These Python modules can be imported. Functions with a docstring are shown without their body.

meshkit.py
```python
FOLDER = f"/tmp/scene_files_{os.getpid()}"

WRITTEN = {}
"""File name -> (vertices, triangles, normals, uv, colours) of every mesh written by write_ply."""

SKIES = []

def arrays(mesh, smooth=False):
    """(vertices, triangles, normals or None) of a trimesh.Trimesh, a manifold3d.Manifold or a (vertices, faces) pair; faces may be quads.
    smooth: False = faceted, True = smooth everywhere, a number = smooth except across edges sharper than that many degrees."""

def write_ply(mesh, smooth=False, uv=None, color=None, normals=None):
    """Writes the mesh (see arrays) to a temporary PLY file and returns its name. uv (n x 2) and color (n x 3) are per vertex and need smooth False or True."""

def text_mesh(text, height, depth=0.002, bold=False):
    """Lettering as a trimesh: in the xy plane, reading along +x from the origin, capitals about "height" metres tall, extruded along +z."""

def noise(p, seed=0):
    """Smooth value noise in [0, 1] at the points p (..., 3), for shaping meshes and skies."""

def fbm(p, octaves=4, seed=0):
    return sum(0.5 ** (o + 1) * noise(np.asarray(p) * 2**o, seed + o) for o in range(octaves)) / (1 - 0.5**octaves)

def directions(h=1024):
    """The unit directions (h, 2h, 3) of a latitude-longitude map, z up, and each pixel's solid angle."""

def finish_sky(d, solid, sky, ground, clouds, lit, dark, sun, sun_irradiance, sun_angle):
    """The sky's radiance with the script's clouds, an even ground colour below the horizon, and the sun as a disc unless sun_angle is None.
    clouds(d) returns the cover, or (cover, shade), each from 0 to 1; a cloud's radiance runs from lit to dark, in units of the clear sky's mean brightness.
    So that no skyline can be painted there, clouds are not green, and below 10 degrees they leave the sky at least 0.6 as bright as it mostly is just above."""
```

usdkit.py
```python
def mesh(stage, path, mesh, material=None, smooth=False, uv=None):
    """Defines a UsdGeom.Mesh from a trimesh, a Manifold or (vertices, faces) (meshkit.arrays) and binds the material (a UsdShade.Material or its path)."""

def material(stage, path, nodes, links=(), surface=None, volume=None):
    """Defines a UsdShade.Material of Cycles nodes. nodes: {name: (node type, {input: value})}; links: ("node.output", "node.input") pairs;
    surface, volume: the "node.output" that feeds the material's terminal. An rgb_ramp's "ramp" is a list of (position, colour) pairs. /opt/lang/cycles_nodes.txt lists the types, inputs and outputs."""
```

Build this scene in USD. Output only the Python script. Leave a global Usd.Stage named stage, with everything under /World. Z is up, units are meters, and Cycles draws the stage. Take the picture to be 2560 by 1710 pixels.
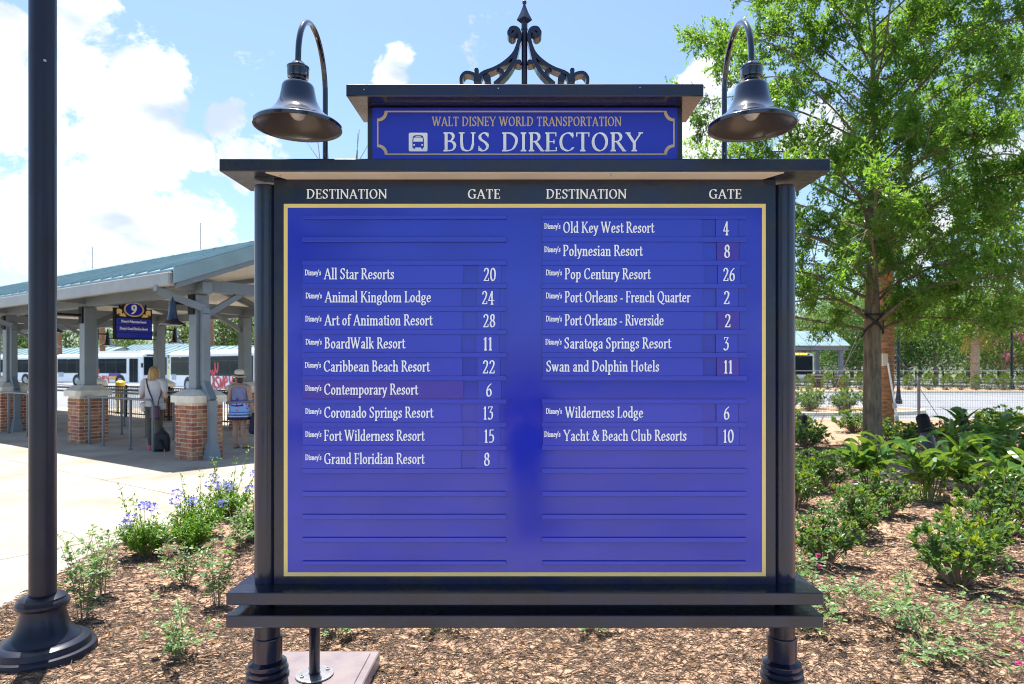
import math, random
import numpy as np, trimesh, manifold3d, meshkit, usdkit
from scipy.spatial import Delaunay
from shapely import affinity, contains_xy
from shapely.geometry import MultiPoint, Polygon, Point, LineString, box as sbox
from shapely.ops import unary_union
from pxr import Gf, Sdf, Usd, UsdGeom, UsdLux, UsdShade, Vt

stage = Usd.Stage.CreateInMemory()
UsdGeom.SetStageUpAxis(stage, UsdGeom.Tokens.z)
UsdGeom.SetStageMetersPerUnit(stage, 1.0)
UsdGeom.Xform.Define(stage, '/World')
UsdGeom.Scope.Define(stage, '/World/Looks')

# ---------------------------------------------------------------- camera (level, shifted lens), sky, sun, exposure
EYE = 1.68
cam = UsdGeom.Camera.Define(stage, '/World/camera')
cam.AddTranslateOp().Set(Gf.Vec3d(0, 0, EYE)); cam.AddRotateXOp().Set(90.0)
cam.CreateHorizontalApertureAttr(36.0)
cam.CreateFocalLengthAttr(36.0 * 1650 / 2560)
cam.CreateHorizontalApertureOffsetAttr(-36.0 * 32 / 2560)
cam.CreateVerticalApertureOffsetAttr(36.0 * 60 / 2560)
cam.CreateFStopAttr(4.5); cam.CreateFocusDistanceAttr(3.05)
cam.CreateExposureAttr(1.24)
SKY_STRENGTH, SUN_INTENSITY = 0.085, 1.25
SUN = np.array([-.45 * .31, .89 * .31, .951]); SUN /= np.linalg.norm(SUN)
def tag(o, label=None, cat=None, group=None, kind=None):
    p = o.GetPrim()
    for k, v in (('label', label), ('category', cat), ('group', group), ('kind', kind)):
        if v: p.SetCustomDataByKey(k, v)
    return o
def sky_material():
    def px(x, y):
        d = np.array([(x - 1312) / 1650, 1, (915 - y) / 1650]); return d / np.linalg.norm(d)
    nodes = {'tc': ('texture_coordinate', {}),
             'sky': ('sky_texture', {'sky_type': 'single_scattering', 'sun_disc': False, 'sun_elevation': math.asin(SUN[2]), 'sun_rotation': math.atan2(SUN[0], SUN[1]), 'aerosol_density': 1.2, 'air_density': 1.0}),
             'n': ('noise_texture', {'scale': 10.5, 'detail': 11.0, 'roughness': .68, 'distortion': .3}),
             'big': ('noise_texture', {'scale': 1.7, 'detail': 2.0}),
             'st': ('mapping', {'scale': (1, 1, 1.35)}),
             'bigm': ('map_range', {'from_min': .60, 'from_max': .78, 'to_min': 0, 'to_max': .30, 'clamp': True})}
    links = [('tc.generated', 'st.vector'), ('st.vector', 'n.vector'), ('tc.generated', 'big.vector'), ('big.fac', 'bigm.value')]
    blobs = [(190, 200, 170), (370, 175, 140), (90, 312, 210), (270, 315, 190), (370, 405, 120), (190, 490, 190), (60, 540, 200), (330, 560, 170), (480, 580, 140),
             (205, 27, 120), (10, 90, 110), (640, 400, 100), (968, 185, 62), (1000, 140, 46), (1760, 210, 90), (1750, 310, 110), (570, 300, 70), (478, 375, 60), (2050, 330, 120), (2300, 560, 150), (2500, 420, 120),
             (-250, 330, 330), (-500, 520, 300), (-180, 60, 200), (2900, 500, 260)]
    last = None
    for i, (x, y, r) in enumerate(blobs):
        d = px(x, y); c = math.cos(r / 1650 * (1 / math.sqrt(1 + ((x - 1312) / 1650) ** 2)))
        nodes[f'd{i}'] = ('vector_math', {'math_type': 'dot_product', 'vector2': tuple(d)})
        nodes[f'b{i}'] = ('map_range', {'from_min': c, 'from_max': 1.0, 'to_min': 0.0, 'to_max': 1.3, 'clamp': True})
        links += [('tc.generated', f'd{i}.vector1'), (f'd{i}.value', f'b{i}.value')]
        if last:
            nodes[f'm{i}'] = ('math', {'math_type': 'smoothmax', 'value3': .12}); links += [(last, f'm{i}.value1'), (f'b{i}.result', f'm{i}.value2')]
            last = f'm{i}.value'
        else: last = f'b{i}.result'
    nodes |= {'cv': ('math', {'math_type': 'maximum'}), 'nn': ('map_range', {'from_min': .25, 'from_max': .75, 'to_min': -.88, 'to_max': .88, 'clamp': False}),
              'sum': ('math', {'math_type': 'add'}), 'mask': ('map_range', {'range_type': 'smoothstep', 'from_min': .50, 'from_max': .92, 'to_min': 0, 'to_max': 1, 'clamp': True}),
              'shn': ('noise_texture', {'scale': 6.5, 'detail': 5.0}), 'sh': ('map_range', {'range_type': 'smoothstep', 'from_min': .42, 'from_max': .68, 'to_min': 0, 'to_max': 1, 'clamp': True}),
              'col': ('mix', {'color1': (6.6, 6.7, 6.9), 'color2': (3.5, 4.1, 5.0)}), 'off': ('mapping', {'location': (.0, .0, -.06), 'scale': (1, 1, 2.2)}),
              'lift': ('mix', {'mix_type': 'multiply', 'fac': 1.0, 'color2': (.98, 1.08, 1.16)}),
              'mx': ('mix', {}), 'bg': ('background_shader', {'strength': SKY_STRENGTH})}
    links += [(last, 'cv.value1'), ('bigm.result', 'cv.value2'), ('n.fac', 'nn.value'), ('cv.value', 'sum.value1'), ('nn.result', 'sum.value2'), ('sum.value', 'mask.value'),
              ('tc.generated', 'off.vector'), ('off.vector', 'shn.vector'), ('shn.fac', 'sh.value'), ('sh.result', 'col.fac'), ('mask.result', 'mx.fac'), ('sky.color', 'lift.color1'), ('lift.color', 'mx.color1'), ('col.color', 'mx.color2'), ('mx.color', 'bg.color')]
    return usdkit.material(stage, '/World/Looks/sky', nodes, links, surface='bg.background')
dome = UsdLux.DomeLight.Define(stage, '/World/sky')
UsdShade.MaterialBindingAPI.Apply(dome.GetPrim()).Bind(sky_material())
tag(dome, 'bright blue summer sky with white cumulus clouds', kind='structure')
sun = UsdLux.DistantLight.Define(stage, '/World/sun')
sun.CreateIntensityAttr(SUN_INTENSITY); sun.CreateAngleAttr(.5); sun.CreateNormalizeAttr(True); sun.CreateColorAttr(Gf.Vec3f(1.0, .95, .87))
_q = Gf.Rotation(Gf.Vec3d(0, 0, 1), Gf.Vec3d(*map(float, SUN))).GetQuat()
sun.AddOrientOp().Set(Gf.Quatf(_q))

# ---------------------------------------------------------------- helpers
taken, origins = {}, {}
def numbered(parent, name):
    k = (parent, name); n = taken.get(k, 0); taken[k] = n + 1
    return f'{parent}/{name}' if n == 0 else f'{parent}/{name}_{n:03d}'
def path_of(o): return str(o.GetPath()) if o is not None else '/World'
def obj(name, mesh, mat, parent=None, label=None, smooth=False, local=False):
    """One Mesh prim under its thing or part; the mesh is given in world coordinates unless local."""
    if isinstance(mesh, list): mesh = cat(*mesh)
    par = path_of(parent); path = numbered(par, name)
    top = '/'.join(path.split('/')[:3]); org = origins.get(top)
    v, f = arr(mesh)
    if org is not None and not local: v = v - org
    m = usdkit.mesh(stage, path, (v, f), mat, smooth)
    if label: m.GetPrim().SetCustomDataByKey('label', label)
    return m
def thing(name, label, category, loc=(0, 0, 0), rotz=0.0, group=None, kind=None, scale=None):
    path = numbered('/World', name)
    x = UsdGeom.Xform.Define(stage, path)
    x.AddTranslateOp().Set(Gf.Vec3d(*map(float, loc)))
    if rotz: x.AddRotateZOp().Set(math.degrees(rotz))
    if scale: x.AddScaleOp().Set(Gf.Vec3f(*([float(scale)] * 3 if np.ndim(scale) == 0 else map(float, scale))))
    origins[path] = np.array(loc, float)
    return tag(x, label, category, group, kind)
def dup(root, loc, rotz=0.0, label=None, category=None, group=None, scale=None):
    was = root.GetPrim().GetCustomData()
    r = thing(root.GetPrim().GetName().rstrip('0123456789').rstrip('_'), label or was['label'], category or was['category'], loc, rotz, group or was.get('group'), scale=scale)
    r.GetPrim().GetReferences().AddInternalReference(root.GetPrim().GetPath()); r.GetPrim().SetInstanceable(True)
    return r
def arr(m):
    if hasattr(m, 'to_mesh'):
        q = m.to_mesh(); return np.array(q.vert_properties[:, :3], float), np.array(q.tri_verts, int)
    if isinstance(m, tuple):
        v, f = np.asarray(m[0], float), np.asarray(m[1], int)
        if f.shape[1] == 4: f = np.vstack([f[:, [0, 1, 2]], f[:, [0, 2, 3]]])
        return v, f
    return np.array(m.vertices, float), np.array(m.faces, int)
def cat(*ms):
    vs, fs, n = [], [], 0
    for m in ms:
        v, f = arr(m); vs.append(v); fs.append(f + n); n += len(v)
    return np.vstack(vs), np.vstack(fs)
def tf(m, loc=(0, 0, 0), rz=0.0, rx=0.0, ry=0.0, s=1.0):
    v, f = arr(m); R = trimesh.transformations.euler_matrix(rx, ry, rz)[:3, :3]
    return (v * s) @ R.T + np.array(loc, float), f
def hull(pts): 
    h = trimesh.convex.convex_hull(np.asarray(pts, float)); return np.array(h.vertices), np.array(h.faces)
def bx(x0, x1, y0, y1, z0, z1, bev=0.0):
    (x0, x1), (y0, y1), (z0, z1) = sorted((x0, x1)), sorted((y0, y1)), sorted((z0, z1))
    if bev <= 0:
        b = trimesh.creation.box(bounds=[[x0, y0, z0], [x1, y1, z1]]); return np.array(b.vertices), np.array(b.faces)
    b = min(bev, (x1 - x0) / 2.01, (y1 - y0) / 2.01, (z1 - z0) / 2.01); p = []
    for sx in (0, 1):
        for sy in (0, 1):
            for sz in (0, 1):
                c = [(x0, x1)[sx], (y0, y1)[sy], (z0, z1)[sz]]; d = [b * (1 - 2 * sx), b * (1 - 2 * sy), b * (1 - 2 * sz)]
                p += [(c[0] + d[0], c[1] + d[1], c[2]), (c[0] + d[0], c[1], c[2] + d[2]), (c[0], c[1] + d[1], c[2] + d[2])]
    return hull(p)
def frame_of(t):
    t = t / (np.linalg.norm(t) + 1e-12); a = np.cross(t, [0, 0, 1.0] if abs(t[2]) < .9 else [0, 1.0, 0]); a /= np.linalg.norm(a)
    return a, np.cross(a, t)
def tube(pts, r, n=8, caps=True, up=None):
    p = np.asarray(pts, float); r = np.broadcast_to(np.asarray(r, float), (len(p),)); t = np.gradient(p, axis=0) if len(p) > 2 else np.repeat([p[1] - p[0]], 2, 0)
    rings, (a, b) = [], frame_of(t[0]); ang = np.arange(n) * 2 * math.pi / n + (math.pi / 4 if n == 4 else 0)
    for i in range(len(p)):
        ti = t[i] / (np.linalg.norm(t[i]) + 1e-12); a = a - ti * (a @ ti); a /= np.linalg.norm(a); b = np.cross(ti, a)
        rings.append(p[i] + r[i] * (np.cos(ang)[:, None] * a + np.sin(ang)[:, None] * b))
    v = np.vstack(rings); i, j = np.meshgrid(np.arange(len(p) - 1), np.arange(n), indexing='ij')
    q = np.stack([i * n + j, i * n + (j + 1) % n, (i + 1) * n + (j + 1) % n, (i + 1) * n + j], -1).reshape(-1, 4)
    f = [q[:, [0, 1, 2]], q[:, [0, 2, 3]]]
    if caps:
        c0, c1 = len(v), len(v) + 1; v = np.vstack([v, p[0], p[-1]]); k = np.arange(n); o = (len(p) - 1) * n
        f += [np.stack([np.full(n, c0), (k + 1) % n, k], 1), np.stack([np.full(n, c1), o + k, o + (k + 1) % n], 1)]
    return v, np.vstack(f)
def bar3(p0, p1, w, h, roll=None):
    """A rectangular bar from p0 to p1: w across (horizontal), h in the other direction."""
    p0, p1 = np.asarray(p0, float), np.asarray(p1, float); t = p1 - p0; t /= np.linalg.norm(t)
    a = np.cross(t, [0, 0, 1.0]); a = a / np.linalg.norm(a) if np.linalg.norm(a) > 1e-3 else np.array([1.0, 0, 0]) if roll is None else np.asarray(roll, float)
    b = np.cross(a, t)
    return hull([p + sa * w / 2 * a + sb * h / 2 * b for p in (p0, p1) for sa in (-1, 1) for sb in (-1, 1)])
def lathe(prof, c=(0, 0, 0), n=32):
    """prof: (radius, z) from bottom to top; open ends are closed when the radius is 0."""
    p = np.asarray(prof, float); ang = np.arange(n) * 2 * math.pi / n
    v = np.stack([p[:, None, 0] * np.cos(ang), p[:, None, 0] * np.sin(ang), np.broadcast_to(p[:, None, 1], (len(p), n))], -1).reshape(-1, 3) + np.asarray(c, float)
    i, j = np.meshgrid(np.arange(len(p) - 1), np.arange(n), indexing='ij')
    q = np.stack([i * n + j, i * n + (j + 1) % n, (i + 1) * n + (j + 1) % n, (i + 1) * n + j], -1).reshape(-1, 4)
    f = np.vstack([q[:, [0, 1, 2]], q[:, [0, 2, 3]]])
    m = trimesh.Trimesh(v, f, process=True); m.update_faces(m.nondegenerate_faces()); return np.array(m.vertices), np.array(m.faces)
def ell(c, r, sub=2):
    m = trimesh.creation.icosphere(sub, 1.0); return np.array(m.vertices) * np.broadcast_to(r, 3) + np.asarray(c, float), np.array(m.faces)
def upright(shape, y_back, depth):
    """A drawing in x and z, extruded towards the viewer side (-y) from y_back by depth."""
    out = []
    for g in getattr(shape, 'geoms', [shape]):
        if g.geom_type != 'Polygon' or g.area < 1e-9: continue
        m = trimesh.creation.extrude_polygon(g, depth, engine='earcut'); v = np.array(m.vertices)
        out.append((np.stack([v[:, 0], y_back - v[:, 2], v[:, 1]], 1), np.array(m.faces)))
    return cat(*out)
def flat(shape, z0, z1):
    out = []
    for g in getattr(shape, 'geoms', [shape]):
        m = trimesh.creation.extrude_polygon(g, z1 - z0, engine='earcut'); v = np.array(m.vertices); v[:, 2] += z0; out.append((v, np.array(m.faces)))
    return cat(*out)
def leaves(base, dirs, L, W, fold=.25, rng=None, six=False, droop=0.0, up=None):
    """Many small folded leaves: base points, directions, lengths, widths -> one mesh."""
    n = len(base); d = dirs / (np.linalg.norm(dirs, axis=1, keepdims=True) + 1e-9)
    ref = rng.normal(size=(n, 3)) * .35 + ([0, 0, 1.0] if up is None else up)
    s = np.cross(d, ref); s /= np.linalg.norm(s, axis=1, keepdims=True) + 1e-9; u = np.cross(s, d)
    L, W = np.broadcast_to(L, n)[:, None], np.broadcast_to(W, n)[:, None]
    dz = np.array([0, 0, -1.0]) * droop
    if not six:
        v = np.stack([base, base + d * L * .5 + s * W * .5 + u * W * fold + dz * L * .3, base + d * L + dz * L, base + d * L * .5 - s * W * .5 + u * W * fold + dz * L * .3], 1)
        f = np.array([[0, 1, 2], [0, 2, 3]])
    else:
        a = W * .5; v = np.stack([base, base + d * L * .3 + s * a * .82 + u * W * fold + dz * L * .12, base + d * L * .68 + s * a + u * W * fold + dz * L * .5, base + d * L + dz * L, base + d * L * .68 - s * a + u * W * fold + dz * L * .5, base + d * L * .3 - s * a * .82 + u * W * fold + dz * L * .12, base + d * L * .5 + dz * L * .3], 1)
        f = np.array([[0, 1, 6], [1, 2, 6], [2, 3, 6], [3, 4, 6], [4, 5, 6], [5, 0, 6]])
    k = v.shape[1]
    return v.reshape(-1, 3), (f[None] + (np.arange(n) * k)[:, None, None]).reshape(-1, 3)

# ---------------------------------------------------------------- materials
mats = {}
def M(name, col, rough=.5, metal=0.0, var=.12, vs=4.0, bump=0.0, bs=60.0, ior=1.5, coat=0.0, col2=None, streak=(1, 1, 1), rvar=0.0, coat_rough=.05):
    """A painted, stone or metal surface: its colour with soft variation, fine relief and uneven gloss."""
    c = np.array(col, float); d = c * (1 - var) if col2 is None else np.array(col2, float)
    nodes = {'g': ('geometry', {}), 'mp': ('mapping', {'scale': streak}), 'n': ('noise_texture', {'scale': vs, 'detail': 5.0, 'roughness': .6}), 'm': ('mix', {'color1': tuple(np.clip(c * (1 + var * .6), 0, 1)), 'color2': tuple(d)}),
             'mr': ('map_range', {'from_min': .36, 'from_max': .66, 'clamp': True}),
             'p': ('principled_bsdf', {'roughness': rough, 'metallic': metal, 'ior': ior, 'coat_weight': coat, 'coat_roughness': coat_rough})}
    links = [('g.position', 'mp.vector'), ('mp.vector', 'n.vector'), ('n.fac', 'mr.value'), ('mr.result', 'm.fac'), ('m.color', 'p.base_color')]
    if rvar:
        nodes['rr'] = ('map_range', {'from_min': .3, 'from_max': .7, 'to_min': max(rough - rvar, .02), 'to_max': rough + rvar, 'clamp': True}); links += [('n.fac', 'rr.value'), ('rr.result', 'p.roughness')]
    if bump:
        nodes['bn'] = ('noise_texture', {'scale': bs, 'detail': 4.0, 'roughness': .65}); nodes['bp'] = ('bump', {'strength': bump, 'distance': .01})
        links += [('mp.vector', 'bn.vector'), ('bn.fac', 'bp.height'), ('bp.normal', 'p.normal')]
    mats[name] = usdkit.material(stage, '/World/Looks/' + name, nodes, links, surface='p.BSDF'); return mats[name]
def leafmat(name, stops, trans=.35, rough=.38, spec=.5, tcol=(.30, .42, .04)):
    """Leaves: every leaf its own tone from the ramp, gloss on top, light through it."""
    nodes = {'g': ('geometry', {}), 'r': ('rgb_ramp', {'ramp': stops}), 'p': ('principled_bsdf', {'roughness': rough, 'specular_ior_level': spec}), 'tm': ('mix', {'mix_type': 'multiply', 'fac': 1.0, 'color2': (1, 1, 1)}),
             't': ('translucent_bsdf', {}), 'mx': ('mix_closure', {'fac': trans}), 'tc': ('mix', {'fac': .55, 'color2': tcol})}
    links = [('g.random_per_island', 'r.fac'), ('r.color', 'p.base_color'), ('r.color', 'tc.color1'), ('tc.color', 't.color'), ('p.BSDF', 'mx.closure1'), ('t.BSDF', 'mx.closure2')]
    mats[name] = usdkit.material(stage, '/World/Looks/' + name, nodes, links, surface='mx.closure'); return mats[name]
# ---- lettering: a broad-nib roman drawn stroke by stroke ----
NIB = np.array([[6.0 * math.cos(t) * math.cos(.36) - 2.3 * math.sin(t) * math.sin(.36), 6.0 * math.cos(t) * math.sin(.36) + 2.3 * math.sin(t) * math.cos(.36)] for t in np.linspace(0, 2 * math.pi, 13)[:-1]])
def spline(p, n=7, closed=False):
    p = np.asarray(p, float)
    q = np.vstack([p[-1], p, p[:2]]) if closed else np.vstack([2 * p[0] - p[1], p, 2 * p[-1] - p[-2]])
    out = []
    for i in range(len(q) - 3):
        a, b, c, d = q[i:i + 4]
        for t in np.arange(n) / n:
            out.append(.5 * (2 * b + (c - a) * t + (2 * a - 5 * b + 4 * c - d) * t * t + (3 * b - a - 3 * c + d) * t ** 3))
    if not closed: out.append(p[-1])
    else: out.append(p[0])
    return np.array(out)
def pen(p, k=1.0):
    parts = []
    for a, b in zip(p[:-1], p[1:]):
        parts.append(MultiPoint(np.vstack([NIB * k + a, NIB * k + b])).convex_hull)
    return unary_union(parts)
def bar(x0, y0, x1, y1): return sbox(min(x0, x1), min(y0, y1), max(x0, x1), max(y0, y1))
GLYPHS = {}
def glyph(ch, adv, *items):
    g = []
    for it in items:
        k = it[0]
        if k == 'V':                                   # stem: x, y0, y1, foot serif, head serif (0 none 1 both 2 left 3 right)
            _, x, y0, y1, fs, hs = it
            g.append(bar(x - 5.9, y0, x + 5.9, y1))
            for s, y, d in ((fs, y0, 1), (hs, y1, -1)):
                if s:
                    l, r = (11.5 if s in (1, 2) else 5.9), (11.5 if s in (1, 3) else 5.9)
                    g.append(bar(x - l, y, x + r, y + 5 * d))
                    g.append(Polygon([(x - l, y + 4.9 * d), (x + r, y + 4.9 * d), (x + 5.9, y + 10 * d), (x - 5.9, y + 10 * d)]))
        elif k == 'C': g.append(pen(spline(it[1])))
        elif k == 'O': g.append(pen(spline(it[1], closed=True)))
        elif k == 'P': g.append(pen(np.asarray(it[1], float)))
        elif k == 'T': g.append(pen(np.asarray(it[1], float), .72))
        elif k == 'S': g.append(bar(it[1] - it[3], it[2], it[1] + it[3], it[2] + 5 * (1 if len(it) < 5 else it[4])))
        elif k == 'D': g.append(Point(it[1], it[2]).buffer(it[3], 8))
        elif k == 'B': g.append(bar(*it[1:]))
    GLYPHS[ch] = (adv, unary_union(g))
def oval(cx, cy, rx, ry, n=12): return [(cx + rx * math.sin(t), cy + ry * math.cos(t)) for t in np.linspace(0, 2 * math.pi, n + 1)[:-1]]
# capitals
glyph('A', 76, ('T', [(10, 3), (37, 97)]), ('P', [(37, 96), (64, 4)]), ('T', [(20, 33), (54, 33)]), ('S', 10, 0, 10), ('S', 65, 0, 12))
glyph('B', 66, ('V', 17, 0, 100, 2, 2), ('C', [(17, 97), (38, 96), (48, 78), (38, 57), (20, 53)]), ('C', [(30, 53), (46, 49), (54, 29), (44, 7), (17, 3)]))
glyph('C', 72, ('C', [(61, 82), (55, 93), (40, 97), (20, 84), (11, 52), (18, 18), (38, 3), (56, 9), (63, 19)]), ('B', 60, 72, 64, 99))
glyph('D', 80, ('V', 17, 0, 100, 2, 2), ('C', [(17, 97), (44, 95), (64, 74), (66, 46), (54, 16), (38, 5), (17, 3)]))
glyph('E', 61, ('V', 17, 0, 100, 2, 2), ('T', [(17, 97), (49, 97)]), ('T', [(17, 51), (42, 51)]), ('T', [(17, 3), (51, 3)]), ('B', 49, 80, 53, 99), ('B', 41, 41, 45, 61), ('B', 51, 1, 55, 22))
glyph('F', 58, ('V', 17, 0, 100, 1, 2), ('T', [(17, 97), (49, 97)]), ('T', [(17, 50), (42, 50)]), ('B', 49, 79, 53, 99), ('B', 41, 40, 45, 60))
glyph('G', 78, ('C', [(62, 82), (55, 93), (40, 97), (20, 84), (11, 52), (18, 18), (38, 3), (54, 6), (62, 12)]), ('B', 61, 72, 65, 99), ('B', 56, 4, 67.5, 42), ('S', 62, 40, 13))
glyph('H', 82, ('V', 17, 0, 100, 1, 1), ('V', 65, 0, 100, 1, 1), ('T', [(17, 51), (65, 51)]))
glyph('I', 34, ('V', 17, 0, 100, 1, 1))
glyph('K', 76, ('V', 17, 0, 100, 1, 1), ('T', [(21, 46), (58, 95)]), ('P', [(33, 56), (64, 5)]), ('S', 59, 95, 11), ('S', 66, 0, 10))
glyph('L', 58, ('V', 17, 0, 100, 2, 1), ('T', [(17, 3), (49, 3)]), ('B', 49, 1, 53, 25))
glyph('N', 82, ('T', [(14, 0), (14, 96)]), ('P', [(15, 95), (67, 5)]), ('T', [(68, 3), (68, 100)]), ('S', 14, 0, 10), ('S', 68, 95, 10), ('S', 9, 95, 7))
glyph('O', 80, ('O', oval(40, 50, 29, 47)))
glyph('P', 62, ('V', 17, 0, 100, 1, 2), ('C', [(17, 97), (40, 96), (52, 76), (42, 52), (19, 46)]))
glyph('Q', 80, ('O', oval(40, 50, 29, 47)), ('C', [(36, 4), (50, -8), (66, -16), (78, -12)]))
glyph('R', 70, ('V', 17, 0, 100, 1, 2), ('C', [(17, 97), (40, 96), (50, 76), (42, 56), (19, 50)]), ('P', [(34, 52), (62, 4)]), ('S', 64, 0, 8))
glyph('S', 58, ('C', [(46, 84), (40, 95), (27, 97), (13, 82), (17, 63), (37, 46), (46, 26), (37, 7), (21, 3), (11, 15)]), ('B', 45, 74, 49, 98), ('B', 7, 2, 11, 28))
glyph('T', 66, ('V', 33, 0, 100, 1, 0), ('T', [(8, 97), (58, 97)]), ('B', 5, 78, 9, 99), ('B', 57, 78, 61, 99))
glyph('U', 82, ('C', [(17, 95), (17, 38), (24, 10), (42, 3), (58, 11), (65, 38)]), ('T', [(65, 36), (66, 97)]), ('S', 17, 95, 12), ('S', 66, 95, 10))
glyph('W', 106, ('P', [(11, 95), (32, 4)]), ('T', [(32, 4), (53, 95)]), ('P', [(50, 95), (72, 4)]), ('T', [(72, 4), (95, 96)]), ('S', 11, 95, 11), ('S', 95, 95, 10), ('S', 52, 95, 9))
glyph('Y', 74, ('P', [(10, 95), (36, 46)]), ('T', [(38, 46), (64, 96)]), ('V', 37, 0, 46, 1, 0), ('S', 10, 95, 11), ('S', 64, 95, 10))
# lower case, x-height 66
glyph('a', 52, ('C', [(13, 51), (19, 60), (30, 62), (38, 52), (38, 30)]), ('B', 32.1, 6, 43.9, 46), ('C', [(38, 38), (22, 33), (11, 19), (16, 6), (28, 5), (38, 17)]), ('S', 43, 0, 6), ('B', 33, 0, 43.9, 10))
glyph('b', 58, ('V', 15, 2, 104, 0, 2), ('C', [(15, 46), (26, 60), (38, 61), (47, 44), (45, 18), (32, 4), (15, 6)]))
glyph('c', 48, ('C', [(39, 51), (33, 60), (25, 62), (13, 50), (10, 30), (16, 10), (27, 4), (41, 13)]), ('D', 38, 52, 5.5))
glyph('d', 58, ('V', 43, 0, 104, 3, 2), ('C', [(43, 56), (28, 62), (15, 52), (10, 30), (16, 9), (28, 4), (43, 18)]))
glyph('e', 51, ('C', [(12, 35), (40, 35), (40, 50), (30, 62), (18, 57), (10, 36), (14, 12), (26, 4), (43, 13)]))
glyph('f', 36, ('C', [(17, 60), (17, 84), (24, 100), (38, 98)]), ('V', 17, 0, 78, 1, 0), ('T', [(5, 62), (33, 62)]), ('D', 36, 96, 5.5))
glyph('g', 54, ('O', oval(25, 43, 15, 19)), ('T', [(36, 58), (48, 62)]), ('C', [(16, 28), (10, 18), (18, 9), (38, 6), (46, -7), (36, -21), (18, -22), (8, -12), (14, -2), (24, 4)]))
glyph('h', 60, ('V', 15, 0, 104, 1, 2), ('C', [(15, 44), (28, 60), (40, 60), (45, 46), (45, 8)]), ('V', 45, 0, 44, 1, 0))
glyph('i', 30, ('V', 15, 0, 64, 1, 2), ('D', 15, 86, 7.5))
glyph('k', 58, ('V', 15, 0, 104, 1, 2), ('T', [(18, 30), (44, 61)]), ('P', [(26, 38), (46, 5)]), ('S', 44, 59, 9), ('S', 49, 0, 8))
glyph('l', 30, ('V', 15, 0, 104, 1, 2))
glyph('m', 90, ('V', 15, 0, 64, 1, 2), ('C', [(15, 44), (28, 60), (40, 60), (45, 46), (45, 8)]), ('V', 45, 0, 44, 1, 0), ('C', [(45, 44), (58, 60), (70, 60), (75, 46), (75, 8)]), ('V', 75, 0, 44, 1, 0))
glyph('n', 60, ('V', 15, 0, 64, 1, 2), ('C', [(15, 44), (28, 60), (40, 60), (45, 46), (45, 8)]), ('V', 45, 0, 44, 1, 0))
glyph('o', 54, ('O', oval(27, 33, 17, 29)))
glyph('p', 58, ('V', 15, -28, 64, 1, 2), ('C', [(15, 46), (26, 60), (38, 61), (47, 44), (45, 18), (32, 4), (15, 10)]))
glyph('r', 42, ('V', 15, 0, 64, 1, 2), ('C', [(15, 42), (24, 57), (36, 61)]), ('D', 36, 57, 6.5))
glyph('s', 44, ('C', [(35, 53), (29, 62), (18, 61), (12, 49), (20, 37), (32, 27), (33, 13), (24, 4), (14, 5), (9, 13)]), ('B', 34, 47, 38, 65), ('B', 6, 1, 10, 20))
glyph('t', 36, ('C', [(17, 84), (17, 30), (18, 10), (27, 4), (36, 11)]), ('T', [(5, 62), (34, 62)]))
glyph('u', 60, ('C', [(15, 60), (15, 22), (20, 6), (31, 4), (45, 20)]), ('V', 45, 0, 64, 3, 2), ('S', 10, 59, 7))
glyph('v', 52, ('P', [(9, 61), (26, 4)]), ('T', [(26, 4), (43, 62)]), ('S', 9, 59, 9), ('S', 43, 59, 8))
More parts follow.
